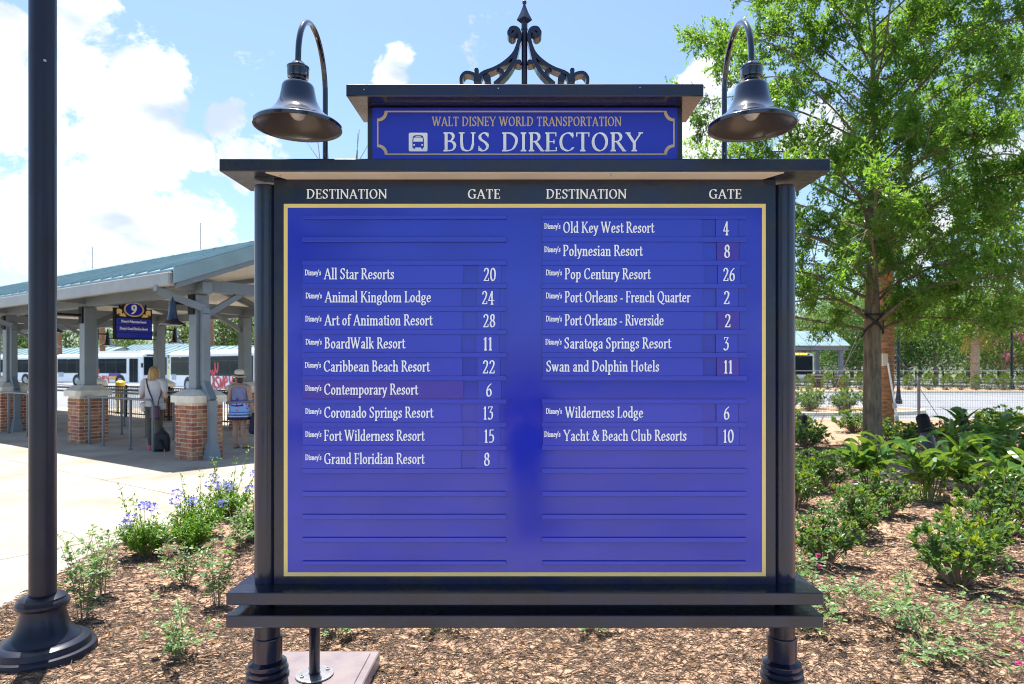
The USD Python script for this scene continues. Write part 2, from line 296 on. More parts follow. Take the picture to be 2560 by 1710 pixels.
glyph('w', 76, ('P', [(9, 61), (23, 4)]), ('T', [(23, 4), (38, 61)]), ('P', [(37, 61), (52, 4)]), ('T', [(52, 4), (67, 62)]), ('S', 9, 59, 9), ('S', 67, 59, 8), ('S', 38, 59, 7))
glyph('y', 52, ('P', [(9, 61), (27, 5)]), ('C', [(44, 62), (27, 4), (18, -20), (8, -23)]), ('S', 9, 59, 9), ('S', 44, 59, 8))
glyph("'", 18, ('P', [(9, 98), (7, 78)]))
glyph('-', 36, ('B', 6, 27, 30, 35))
glyph('&', 82, ('C', [(70, 52), (62, 22), (42, 4), (22, 4), (12, 20), (20, 42), (44, 62), (48, 80), (38, 96), (26, 90), (26, 72), (40, 46), (60, 14), (76, 3)]), ('S', 69, 50, 10))
glyph('0', 56, ('O', oval(28, 50, 19, 47)))
glyph('1', 40, ('V', 20, 0, 99, 1, 0), ('T', [(8, 84), (22, 97)]))
glyph('2', 56, ('C', [(11, 76), (15, 92), (28, 97), (42, 84), (40, 60), (24, 30), (9, 6)]), ('P', [(9, 4), (44, 4)]), ('B', 43, 2, 48, 22))
glyph('3', 54, ('T', [(12, 97), (44, 97)]), ('T', [(44, 96), (24, 60)]), ('C', [(24, 58), (40, 54), (44, 30), (34, 7), (18, 3), (9, 13)]), ('B', 9, 82, 13, 99))
glyph('4', 56, ('V', 36, -4, 99, 1, 0), ('T', [(35, 97), (7, 30)]), ('P', [(7, 28), (51, 28)]))
glyph('5', 54, ('T', [(16, 97), (44, 97)]), ('T', [(16, 96), (14, 56)]), ('C', [(14, 54), (32, 60), (44, 42), (42, 18), (28, 4), (10, 6)]))
glyph('6', 56, ('C', [(44, 95), (22, 74), (10, 40), (15, 10), (30, 3), (44, 16), (44, 40), (32, 57), (14, 44)]))
glyph('8', 56, ('O', oval(28, 74, 14, 23)), ('O', oval(28, 27, 18, 24)))
glyph('9', 56, ('C', [(13, 5), (34, 26), (46, 60), (41, 90), (26, 97), (12, 84), (12, 60), (24, 44), (42, 56)]))
def text_shape(text, track=0.0, space=26):
    x, out = 0.0, []
    for ch in text:
        if ch == ' ': x += space; continue
        adv, g = GLYPHS[ch]
        out.append(affinity.translate(g, x, 0)); x += adv + track
    return unary_union(out).simplify(.5)
def fit_text(text, x0, x1, base, cap, track=0.0, space=26):
    """The lettering in a plane: capitals "cap" tall on the line "base", stretched to run from x0 to x1."""
    g = text_shape(text, track, space); b = g.bounds; k = (x1 - x0) / (b[2] - b[0])
    return affinity.affine_transform(g, [k, 0, 0, cap / 100, x0 - b[0] * k, base])
M('sign_paint', (.006, .0085, .027), rough=.20, var=.3, vs=5.5, ior=1.55, bump=.012, bs=220, rvar=.09, col2=(.012, .0115, .018))
M('lamp_paint', (.002, .0026, .011), rough=.12, var=.0, ior=1.5, coat=1.0, coat_rough=.025)
M('post_paint', (.006, .0078, .020), rough=.36, var=.35, vs=5, ior=1.45, bump=.03, bs=300, rvar=.08)
M('panel_blue', (.012, .022, .36), rough=.12, var=.10, vs=2.6, ior=1.6, rvar=.05, bump=.003, bs=7)
M('plate_blue', (.016, .029, .40), rough=.20, var=.05, vs=3, ior=1.6)
M('plate_purple', (.036, .017, .31), rough=.34, var=.05, vs=3, ior=1.6)
M('header_blue', (.014, .028, .42), rough=.28, var=.04, ior=1.5)
M('gold_paint', (.74, .54, .19), rough=.42, var=.06)
M('tan_print', (.55, .40, .22), rough=.5, var=.04)
M('white_vinyl', (.82, .80, .80), rough=.45, var=.02)
M('soffit_beige', (.70, .62, .52), rough=.4, var=.05)
M('bulb_glass', (.42, .40, .37), rough=.2, var=.03, coat=.5)
M('lamp_inside', (.055, .042, .032), rough=.3, var=.1, ior=1.6)
M('galvanised', (.42, .40, .40), rough=.35, metal=.75, var=.2, vs=30)
M('lid_steel', (.26, .21, .20), rough=.42, metal=.35, var=.35, vs=7, bump=.05, bs=150, col2=(.17, .14, .155), rvar=.12)
M('shelter_steel', (.145, .17, .19), rough=.42, var=.12, vs=2)
M('gutter_paint', (.25, .255, .245), rough=.45, var=.1)
M('roof_teal', (.21, .31, .335), rough=.40, metal=.2, var=.12, vs=1.5)
M('ceiling_white', (.80, .76, .68), rough=.6, var=.05)
M('mortar', (.66, .60, .52), rough=.9, var=.2, vs=20, bump=.3, bs=120)
BRICKS = [M('brick_red', (.33, .105, .05), rough=.85, var=.3, vs=14, bump=.35, bs=90), M('brick_orange', (.40, .165, .07), rough=.85, var=.3, vs=14, bump=.35, bs=90),
          M('brick_brown', (.25, .085, .05), rough=.85, var=.35, vs=14, bump=.35, bs=90), M('brick_buff', (.37, .20, .10), rough=.85, var=.3, vs=14, bump=.35, bs=90)]
M('cap_stone', (.64, .57, .45), rough=.8, var=.12, vs=6, bump=.15, bs=80)
M('rail_steel', (.12, .14, .155), rough=.38, var=.1)
M('plaza_concrete', (.325, .282, .225), rough=.88, var=.30, vs=.8, bump=.18, bs=70)
M('plaza_tan', (.285, .215, .16), rough=.88, var=.28, vs=1.3, bump=.2, bs=80)
M('joint_dark', (.20, .17, .14), rough=.95, var=.2)
M('road_asphalt', (.20, .21, .225), rough=.9, var=.14, vs=.5, bump=.2, bs=60)
M('kerb_concrete', (.60, .54, .40), rough=.85, var=.12)
M('far_ground', (.10, .13, .05), rough=.95, var=.3, vs=.2)
M('soil', (.36, .225, .145), rough=.95, var=.5, vs=22, bump=.5, bs=55, col2=(.20, .12, .076))
def chips_material():
    nodes = {'g': ('geometry', {}), 'r': ('rgb_ramp', {'ramp': [(0, (.08, .048, .028)), (.12, (.28, .18, .108)), (.5, (.56, .39, .25)), (.8, (.72, .55, .39)), (1, (.88, .75, .58))]}),
             'mp': ('mapping', {'scale': (1, 1, 1)}), 'n': ('noise_texture', {'scale': 90, 'detail': 4.0}), 'm': ('mix', {'mix_type': 'multiply', 'fac': .16}), 'p': ('principled_bsdf', {'roughness': .82})}
    links = [('g.random_per_island', 'r.fac'), ('g.position', 'n.vector'), ('r.color', 'm.color1'), ('n.color', 'm.color2'), ('m.color', 'p.base_color')]
    mats['chips'] = usdkit.material(stage, '/World/Looks/chips', nodes, links, surface='p.BSDF')
chips_material()
M('bark_oak', (.165, .125, .075), rough=.9, var=.4, vs=16, bump=.9, bs=34, streak=(1, 1, .22), col2=(.08, .06, .038))
M('bark_palm', (.34, .155, .07), rough=.9, var=.45, vs=9, bump=.9, bs=24, streak=(.6, .6, 2.6), col2=(.15, .065, .03))
M('bark_pale', (.36, .27, .17), rough=.9, var=.3, vs=9, bump=.7, bs=20, streak=(.6, .6, 2.2))
M('twig_brown', (.22, .16, .11), rough=.85, var=.25)
M('stem_green', (.15, .17, .05), rough=.6, var=.3, vs=20)
M('strap_black', (.012, .012, .016), rough=.6)
M('wire_steel', (.32, .32, .33), rough=.4, metal=.6)
M('fence_wire', (.16, .165, .18), rough=.5, metal=.3)
M('rubber_black', (.008, .007, .008), rough=.7, var=.2, ior=1.35)
M('uplight_bronze', (.055, .048, .062), rough=.3, var=.15, ior=1.6)
leafmat('oak_leaf', [(0, (.06, .165, .03)), (.35, (.13, .30, .042)), (.7, (.24, .43, .065)), (1, (.42, .57, .11))], trans=.5, rough=.36, tcol=(.40, .66, .04))
leafmat('hawthorn_leaf', [(0, (.055, .16, .035)), (.4, (.13, .32, .05)), (.8, (.23, .45, .075)), (1, (.38, .56, .12))], trans=.4, rough=.44, spec=.65)
leafmat('new_leaf', [(0, (.26, .34, .02)), (.6, (.42, .43, .02)), (1, (.52, .40, .03))], trans=.4, rough=.35)
leafmat('ginger_leaf', [(0, (.05, .15, .02)), (.5, (.11, .29, .03)), (.88, (.19, .40, .045)), (1, (.46, .50, .06))], trans=.4, rough=.3)
leafmat('rose_leaf', [(0, (.14, .26, .09)), (.35, (.22, .38, .15)), (.6, (.34, .48, .19)), (.86, (.46, .52, .07)), (1, (.42, .14, .07))], trans=.34, rough=.45)
leafmat('plumbago_leaf', [(0, (.09, .25, .015)), (.5, (.17, .38, .025)), (1, (.32, .50, .045))], trans=.42, rough=.4)
leafmat('flower_blue', [(0, (.22, .24, .68)), (1, (.42, .42, .82))], trans=.3, rough=.6, spec=.2, tcol=(.3, .3, .8))
leafmat('flower_pink', [(0, (.60, .10, .30)), (1, (.75, .30, .50))], trans=.3, rough=.6, spec=.2, tcol=(.7, .3, .5))
leafmat('far_leaf', [(0, (.055, .16, .038)), (.5, (.13, .29, .055)), (1, (.25, .43, .08))], trans=.35, rough=.5, spec=.3)
leafmat('far_leaf_light', [(0, (.06, .12, .03)), (.5, (.12, .20, .045)), (1, (.22, .30, .07))], trans=.4, rough=.5, spec=.3)
leafmat('palm_leaf', [(0, (.05, .11, .02)), (.6, (.11, .19, .03)), (1, (.20, .25, .05))], trans=.3, rough=.4)
leafmat('palm_dry', [(0, (.33, .30, .05)), (1, (.52, .48, .08))], trans=.3, rough=.5, tcol=(.5, .45, .05))

# ---------------------------------------------------------------- the ground, the plaza, the roads
def Xp(x, Y): return (x - 1312) / 1650 * Y            # where a thing seen at that column stands when it is Y metres away
def Zp(y, Y): return EYE - (y - 915) / 1650 * Y
bed_edge = [(-3.15, 3.2), (-3.57, 4.49), (-3.71, 5.22), (-3.80, 6.12), (-3.66, 6.98), (-3.36, 8.18), (-2.75, 9.5), (-1.8, 10.8), (-.4, 12.2), (1.6, 14.2), (3.6, 17.0), (5.2, 20.6)]
bed_curve = spline(bed_edge, 5)
bed = Polygon(list(map(tuple, bed_curve)) + [(70, 20.6), (70, 2.0), (0, 2.0), (-1.6, 2.15), (-2.6, 2.6)])
tag(obj('ground', flat(sbox(-260, -120, 260, 420), -.45, -.30), mats['far_ground']), kind='structure')
tag(obj('road', flat(sbox(-140, 20.9, 140, 90), -.29, -.16), mats['road_asphalt']), kind='structure')
plaza_base = unary_union([sbox(-60, -30, 60, 20.7), sbox(-60, 20.6, -1.5, 26.5)]).difference(bed)
plaza = obj('plaza', flat(plaza_base, -.30, -.012), mats['joint_dark']); tag(plaza, kind='structure')
_r = random.Random(4)
def slabs():
    th = math.atan2(-.565, .825); c, s = math.cos(th), math.sin(th)
    tan_zone = Polygon([(-60, 5.6), (-5.35, 5.55), (-4.25, 5.15), (-3.95, 4.6), (-3.6, 3.9), (-3.0, -2), (-60, -30)]); seam = []
    for i in range(-16, 17):
        for j in range(-16, 17):
            q = affinity.rotate(sbox(i * 3.6 + .008, j * 3.0 + .008, i * 3.6 + 3.592, j * 3.0 + 2.992), th, (0, 0), use_radians=True)
            q = affinity.translate(q, -4.9, 5.2).intersection(plaza_base.buffer(-.01))
            for g in getattr(q, 'geoms', [q]):
                if g.geom_type == 'Polygon' and g.area > .02:
                    cx, cy = g.centroid.coords[0]
                    if cy < -6 and abs(cx) > 14: continue
                    near = tan_zone.contains(Point(cx, cy))
                    obj('slab', flat(g, -.012, 0.0), mats['plaza_tan' if near else 'plaza_concrete'], plaza)
slabs()
def bed_mesh():
    pts = [];
    for x0, x1, y0, y1, h in ((-4.2, 9, 2.0, 9, .10), (-4.2, 24, 9, 20.7, .3), (9, 70, 2, 20.7, 1.5)):
        gx, gy = np.meshgrid(np.arange(x0, x1, h), np.arange(y0, y1, h)); pts.append(np.stack([gx.ravel(), gy.ravel()], 1))
    p = np.vstack(pts); inner = bed.buffer(-.06); p = p[contains_xy(inner, p[:, 0], p[:, 1])]
    e = np.array([bed.exterior.interpolate(t).coords[0] for t in np.arange(0, bed.exterior.length, .12)])
    p = np.vstack([p, e]); t = Delaunay(p).simplices; c = p[t].mean(1); t = t[contains_xy(bed, c[:, 0], c[:, 1])]
    return p, t
def bed_height(x, y):
    x, y = np.asarray(x, float), np.asarray(y, float)
    q = np.stack([x * 1.6, y * 1.6, np.zeros_like(x)], -1)
    return .012 + .05 * (meshkit.fbm(q, 3, 5) - .4) + .012 * meshkit.noise(q * 8, 9)
p_, t_ = bed_mesh(); a_ = np.cross(p_[t_[:, 1]] - p_[t_[:, 0]], p_[t_[:, 2]] - p_[t_[:, 0]]) < 0; t_[a_] = t_[a_][:, ::-1]
tag(obj('mulch_bed', (np.column_stack([p_, bed_height(p_[:, 0], p_[:, 1])]), t_), mats['soil'], smooth=True), kind='structure')
def chips():
    rng = np.random.default_rng(11); out_v, out_f, n0 = [], [], 0
    for (y0, y1, dens, ls) in ((3.15, 4.6, 3600, .92), (4.6, 6.3, 2000, 1.08), (6.3, 9.0, 760, 1.3), (9, 14.5, 170, 1.7)):
        xw = (-.83 * y1, .80 * y1); n = int((xw[1] - xw[0]) * (y1 - y0) * dens); x, y = rng.uniform(*xw, n), rng.uniform(y0, y1, n)
        k = contains_xy(bed.buffer(.02), x, y) & (np.abs(x / y) < .83); x, y = x[k], y[k]; n = len(x)
        L, W, T = rng.gamma(3.0, .0145, n).clip(.016, .15) * ls * np.where(rng.uniform(size=n) < .06, 2.0, 1.0) + .012, rng.uniform(.0022, .0060, n) * ls, rng.uniform(.0009, .0022, n) * ls
        th, pi = rng.uniform(0, 2 * math.pi, n) * .6 + rng.normal(0, .5, n), rng.normal(0, .075, n); ro = rng.normal(0, .2, n)
        d = np.stack([np.cos(th) * np.cos(pi), np.sin(th) * np.cos(pi), np.sin(pi)], 1); s = np.cross(d, [0, 0, 1.0]); s /= np.linalg.norm(s, axis=1, keepdims=True); u = np.cross(s, d)
        s, u = s * np.cos(ro)[:, None] + u * np.sin(ro)[:, None], u * np.cos(ro)[:, None] - s * np.sin(ro)[:, None]
        c = np.stack([x, y, bed_height(x, y) + rng.uniform(.0, .010, n)], 1); tw = rng.uniform(.3, 1, (n, 1))
        h, w, t = d * (L / 2)[:, None], s * (W / 2)[:, None], u * T[:, None]; bend = u * (L * rng.normal(0, .06, n))[:, None]
        v = np.stack([c - h - w * tw, c - h + w * tw, c - bend + w + t, c - bend - w + t, c + h + w * (1.3 - tw), c + h - w * (1.3 - tw), c - bend + w - t, c - bend - w - t], 1)
        f = np.array([[0, 1, 2], [0, 2, 3], [3, 2, 4], [3, 4, 5], [1, 6, 2], [2, 6, 4], [0, 3, 7], [3, 5, 7]])
        out_v.append(v.reshape(-1, 3)); out_f.append((f[None] + (np.arange(n) * 8 + n0)[:, None, None]).reshape(-1, 3)); n0 += 8 * n
    return np.vstack(out_v), np.vstack(out_f)
tag(obj('mulch_chips', chips(), mats['chips']), 'shredded brown bark mulch covering the planting bed', 'mulch', kind='stuff')

leafmat('dead_leaf', [(0, (.20, .11, .04)), (.6, (.36, .22, .08)), (1, (.50, .38, .10))], trans=.2, rough=.7, spec=.2, tcol=(.4, .25, .08))
def litter():
    rng = np.random.default_rng(77); n = 420; y = rng.uniform(3.3, 9.5, n); x = rng.uniform(-.8, .8, n) * y; k = contains_xy(bed.buffer(-.05), x, y); x, y = x[k], y[k]; n = len(x)
    return leaves(np.column_stack([x, y, bed_height(x, y) + .014]), rng.normal(0, 1, (n, 3)) * [1, 1, .12], rng.uniform(.03, .06, n), rng.uniform(.014, .026, n), .2, rng, six=True)
tag(obj('fallen_leaves', litter(), mats['dead_leaf']), 'small dry fallen leaves scattered over the bark mulch', 'leaf litter', kind='stuff')
# ---------------------------------------------------------------- the bus directory sign
YF, YP, YB = 2.95, 3.07, 3.29
sign = thing('bus_directory_sign', 'large blue bus directory board in a dark metal frame with roofed header on two posts', 'sign', (0, 3.12, 0))
SP = mats['sign_paint']
# posts with sleeves and ringed feet
for sx in (-1, 1):
    px_, py_ = sx * 1.222, 3.135
    post = obj('post', tube([(px_, py_, .05), (px_, py_, 2.53)], .0585, 36), SP, sign, smooth=40)
    foot = [(.0, 0), (.15, 0), (.155, .02), (.15, .045), (.118, .07), (.10, .13), (.092, .19), (.099, .2), (.099, .215), (.088, .222), (.095, .232), (.095, .246), (.084, .252), (.089, .262), (.087, .276), (.074, .284), (.067, .29), (.067, .392), (.064, .398), (.0586, .40)]
    obj('post_foot', lathe(foot, (px_, py_, 0), 40), SP, post, smooth=35)
# two shelves under the board
for (za, zb) in ((Zp(1513.5, YF), Zp(1482.5, YF)), (Zp(1570.5, YF), Zp(1539.5, YF))):
    obj('shelf', bx(-1.336, 1.336, YF, YB, za, zb, .003), SP, sign)
obj('spacer', bx(-1.16, 1.16, 3.06, 3.20, Zp(1539.5, YF) + .001, Zp(1513.5, YF) - .001), SP, sign)
# the roof over the board, the pale soffit strip, the board itself
ZR0, ZR1 = Zp(428, YF), Zp(396.5, YF)
obj('roof', bx(-1.3665, 1.3665, YF, YB, ZR0, ZR1, .003), SP, sign)
obj('soffit_strip', hull([(sx * a, y, z) for sx in (-1, 1) for a, y in ((1.165, 2.965), (1.105, 3.066)) for z in (ZR0 - .004, ZR0 + .004)]), mats['soffit_beige'], sign)  # separate pale beige strip set under the roof, narrowing towards the board
ZB0, ZB1 = Zp(1462, YP), ZR0 - .001
back = obj('board_frame', bx(Xp(684, YP), Xp(1940, YP), YP, 3.17, ZB0, ZB1, .003), SP, sign)
obj('board_foot', bx(Xp(690, YP), Xp(1934, YP), YP + .01, 3.16, Zp(1482.5, YF) + .001, ZB0 - .001), SP, sign)
gx0, gx1, gz0, gz1 = Xp(710, YP), Xp(1914, YP), Zp(1440, YP), Zp(510, YP)
ring = sbox(gx0, gz0, gx1, gz1).difference(sbox(gx0 + .0178, gz0 + .0178, gx1 - .0178, gz1 - .0178))
obj('gold_border', upright(ring, YP + .001, .0035), mats['gold_paint'], sign)
pan = obj('blue_panel', bx(gx0 + .0178, gx1 - .0178, YP - .0012, YP + .01, gz0 + .0178, gz1 - .0178), mats['panel_blue'], sign)
WV = mats['white_vinyl']
YL = YP - .0015
def letters(text, x0, x1, y_base, cap_px, Y=YP, name='lettering', mat=None, parent=None, front=None, heavy=.22, **k):
    """Raised lettering between two columns of the photograph on a plane Y metres away."""
    g = fit_text(text, Xp(x0, Y), Xp(x1, Y), Zp(y_base, Y), cap_px / 1650 * Y, **k)
    if heavy: g = g.buffer(heavy * Y / 1650, 2).simplify(.00012)
    f = Y if front is None else front
    return obj(name, upright(g, f + .0002, .0010), mat or WV, parent or sign)
for t, a, b in (('DESTINATION', 767, 967), ('GATE', 1170, 1250), ('DESTINATION', 1366, 1566), ('GATE', 1773, 1853)):
    letters(t, a, b, 496.5, 23.5, front=YP)
# the rails that hold the name plates
rail_y = [(539.5, 549), (593, 606)] + [(600.2 + 57.6 * (k - 1) - 6.2, 600.2 + 57.6 * (k - 1) + 6.2) for k in range(2, 15)] + [(1401.5, 1410.5)]
cols = ((757, 1266, 758, 1156, 1194, 1250), (1355, 1865, 1357, 1756, 1791, 1846))
for (xa, xb, *_r2) in cols:
    for (ya, yb) in rail_y:
        z0, z1 = Zp(yb, YP), Zp(ya, YP); xa_, xb_ = Xp(xa, YP), Xp(xb, YP)
        prof = Polygon([(0, z0), (.0105, z0), (.0105, z1), (0.0, z1)])
        obj('rail', bx(xa_, xb_, YP - .0115, YP - .0015, z0, z1, .0012), mats['plate_blue'], sign)
rows_l = {2: ('All Star Resorts', 811, 986, '20'), 3: ('Animal Kingdom Lodge', 813, 1078, '24'), 4: ('Art of Animation Resort', 812, 1083, '28'), 5: ('BoardWalk Resort', 813, 1015, '11'), 6: ('Caribbean Beach Resort', 811, 1076, '22'),
          7: ('Contemporary Resort', 812, 1047, '6'), 8: ('Coronado Springs Resort', 812, 1085, '13'), 9: ('Fort Wilderness Resort', 812, 1063, '15'), 10: ('Grand Floridian Resort', 812, 1063, '8')}
rows_r = {0: ('Old Key West Resort', 1408, 1636, '4'), 1: ('Polynesian Resort', 1408, 1607, '8'), 2: ('Pop Century Resort', 1412, 1627, '26'), 3: ('Port Orleans - French Quarter', 1412, 1725, '2'), 4: ('Port Orleans - Riverside', 1412, 1658, '2'),
          5: ('Saratoga Springs Resort', 1411, 1678, '3'), 6: ('Swan and Dolphin Hotels', 1366, 1647, '11'), 8: ('Wilderness Lodge', 1412, 1607, '6'), 9: ('Yacht & Beach Club Resorts', 1408, 1715, '10')}
digit_w = {'0': 14.5, '1': 9.5, '2': 14, '3': 13, '4': 15, '5': 13, '6': 13.5, '8': 14}
for (xa, xb, pa, pb, ga, gb), rows in zip(cols, (rows_l, rows_r)):
    for k, (nm, x0, x1, gate) in rows.items():
        ya, yb = rail_y[k][1], rail_y[k + 1][0]; ym = (ya + yb) / 2; off = ((k * 7) % 5 - 2) * 1.3
        purple = (rows is rows_l and k == 7); gpurple = rows is rows_r and k in (1, 4, 6)
        pl = obj('name_plate', bx(Xp(pa + off * .3, YP), Xp(pb + off, YP), YP - .0075, YP - .0016, Zp(yb - .2, YP), Zp(ya + .2, YP)), mats['plate_purple' if purple else 'plate_blue'], sign, label='purple name plate' if purple else None)
        gp = obj('gate_plate', bx(Xp(ga + off, YP), Xp(gb + off, YP), YP - .0075, YP - .0016, Zp(yb - .2, YP), Zp(ya + .2, YP)), mats['plate_purple' if gpurple else 'plate_blue'], sign, label='purple gate plate' if gpurple else None)
        obj('end_plate', bx(Xp(gb + off + 1.2, YP), Xp(xb - 4, YP), YP - .0045, YP - .0016, Zp(yb - .2, YP), Zp(ya + .2, YP)), mats['panel_blue'], sign)
        if nm[0:4] != 'Swan':
            letters("Disney's", x0 - 47, x0 - 7.5, ym + 2.0, 13.6, heavy=.34, parent=pl, front=YP - .0075)
        letters(nm, x0, x1, ym + 12.0, 27.5, parent=pl, front=YP - .0075)
        w = sum(digit_w[c] for c in gate) + (len(gate) - 1) * 1.5; cx = (ga + gb) / 2 + off + (0 if len(gate) > 1 else -2)
        letters(gate, cx - w / 2, cx + w / 2, ym + 16.6, 33, parent=gp, front=YP - .0075)
# the header: a small roof on a box with the printed title
YH = YP
zb, zt = ZR1 + .001, Zp(240.5, YF)
obj('header_roof', bx(Xp(865, YF), Xp(1759, YF), YF, YB - .02, zt, Zp(209.5, YF), .003), SP, sign)
hx0, hx1 = Xp(918.5, YH), Xp(1706, YH)
obj('header_box', bx(hx0, hx1, YH, 3.15, zb, zt - .001, .003), SP, sign)
hp = obj('header_panel', bx(Xp(931.5, YH), Xp(1693, YH), YH - .004, YH + .01, zb + .002, Zp(270, YH)), mats['header_blue'], sign)
def notched(x0, x1, z0, z1, r):
    q = sbox(x0, z0, x1, z1)
    for x in (x0, x1):
        for z in (z0, z1): q = q.difference(Point(x, z).buffer(r, 12))
    return q
k_ = YH / 1650
o_ = notched(Xp(943, YH), Xp(1686, YH), Zp(388, YH), Zp(278, YH), 19.5 * k_); i_ = notched(Xp(946.6, YH), Xp(1682.4, YH), Zp(384.6, YH), Zp(281.4, YH), 23 * k_ - 3.6 * k_ + 3.2 * k_)
obj('printed_border', upright(o_.difference(i_), YH - .0038, .001), mats['tan_print'], hp)
letters('WALT DISNEY WORLD TRANSPORTATION', 1080, 1553, 316, 23.2, Y=YH, mat=mats['tan_print'], parent=hp, front=YH - .004, space=34)
letters('BUS DIRECTORY', 1109, 1607, 379, 47.2, Y=YH, parent=hp, front=YH - .004, space=44)
def U(x, y): return Xp(x, YH), Zp(y, YH)
ic = sbox(*U(1022.5, 379), *U(1069, 332.8)).buffer(-3 * k_).buffer(3 * k_)
def zi(a, b): return U(1022.5 + a * 46.5, 379 - b * 46.2)                # in the icon's own unit square
busp = Polygon([zi(*p) for p in ((.19, .20), (.19, .62), (.22, .78), (.28, .85), (.40, .885), (.60, .885), (.72, .85), (.78, .78), (.81, .62), (.81, .20), (.76, .20), (.76, .13), (.66, .13), (.66, .20), (.34, .20), (.34, .13), (.24, .13), (.24, .20))])
holes = unary_union([Polygon([zi(*p) for p in ((.24, .52), (.255, .70), (.28, .74), (.72, .74), (.745, .70), (.76, .52))]), Polygon([zi(*p) for p in ((.36, .795), (.36, .835), (.64, .835), (.64, .795))]),
                     Point(*zi(.285, .345)).buffer(2.3 * k_), Point(*zi(.715, .345)).buffer(2.3 * k_)])
obj('bus_symbol', upright(ic.difference(busp).union(holes.intersection(busp)), YH - .0038, .001), WV, hp)
# the iron finial: a spear on a rod between scrolls
def fz(x, y): return Xp(1140 + x / 6.522, 3.10), Zp(y / 6.522, 3.10)
XC = Xp(1311, 3.10)
zroof = Zp(209.5, YF)
def F(y): return Zp(y / 6.522, 3.10)
rodz = zroof - .01
fin = obj('finial_rod', tube([(XC, 3.10, rodz), (XC, 3.10, F(485))], .0135, 24), SP, sign, smooth=40)
sp = 1 / 6.522 / 1650 * 3.10
obj('spear', cat(lathe([(0, F(490)), (56 * sp, F(490)), (56 * sp, F(478)), (50 * sp, F(476)), (50 * sp, F(385)), (46 * sp, F(380))], (XC, 3.10, 0), 24),
                 tf(lathe([(0, F(395)), (46 * sp, F(388)), (122 * sp, F(332)), (124 * sp, F(318)), (70 * sp, F(215)), (36 * sp, F(130)), (20 * sp, F(80)), (0, F(70))], (0, 0, 0), 4), (XC, 3.10, 0)),
                 ell((XC, 3.10, F(42)), 36 * sp)), SP, fin, smooth=30)
def taper(pts, w0, w1, wm=None):
    q = spline(pts, 9); n = len(q); t = np.linspace(0, 1, n); w = np.interp(t, [0, .5, 1], [w0, wm if wm else (w0 + w1) / 2, w1])
    return unary_union([MultiPoint(list(map(tuple, np.vstack([[q[i] + w[i] / 2 * np.array([math.cos(a), math.sin(a)]) for a in np.linspace(0, 6.2, 12)], [q[i + 1] + w[i + 1] / 2 * np.array([math.cos(a), math.sin(a)]) for a in np.linspace(0, 6.2, 12)]])))).convex_hull for i in range(n - 1)])
scroll = unary_union([
    taper([(948, 580), (985, 545), (945, 505), (885, 530), (868, 585), (915, 632), (945, 600)], 46, 70, 62),
    taper([(870, 585), (895, 510), (950, 492), (1010, 520), (1040, 600), (1030, 700), (985, 840), (905, 960), (760, 1080), (600, 1165), (470, 1210), (410, 1250), (385, 1300)], 62, 58, 62),
    taper([(1010, 790), (975, 950), (925, 1080), (830, 1220), (720, 1330), (640, 1400)], 60, 74, 70),
    taper([(955, 1000), (985, 1050), (1030, 1045)], 50, 78), Point(1030, 1052).buffer(40),
    taper([(790, 1245), (760, 1210), (735, 1190)], 44, 60), Point(738, 1190).buffer(38),
    taper([(90, 1370), (95, 1290), (150, 1225), (220, 1220), (300, 1250), (350, 1300)], 52, 60, 54),
    taper([(340, 1370), (340, 1260), (340, 1180)], 90, 58), Point(340, 1180).buffer(38),
    Point(512, 1300).buffer(56), sbox(490, 1300, 572, 1380), sbox(330, 1290, 420, 1380)])
scroll = scroll.intersection(sbox(0, 0, 1105, 1372))
sc_l = Polygon([fz(*p) for p in scroll.exterior.coords], [[fz(*p) for p in h.coords] for h in scroll.interiors]) if scroll.geom_type == 'Polygon' else unary_union([Polygon([fz(*p) for p in g.exterior.coords], [[fz(*p) for p in h.coords] for h in g.interiors]) for g in scroll.geoms])
for s_ in (0, 1):
    g = sc_l if s_ == 0 else affinity.scale(sc_l, -1, 1, origin=(XC, 0))
    obj('scroll', upright(g.simplify(.0006), 3.135, .06), SP, sign)
for x_, y_ in ((1246, 221), (1527, 437), (1600, 219), (700, 439), (910, 224)): obj('rivet', tube([(Xp(x_, YF), YF - .0012, Zp(y_, YF)), (Xp(x_, YF), YF + .004, Zp(y_, YF))], .0032, 8), mats['galvanised'], sign)
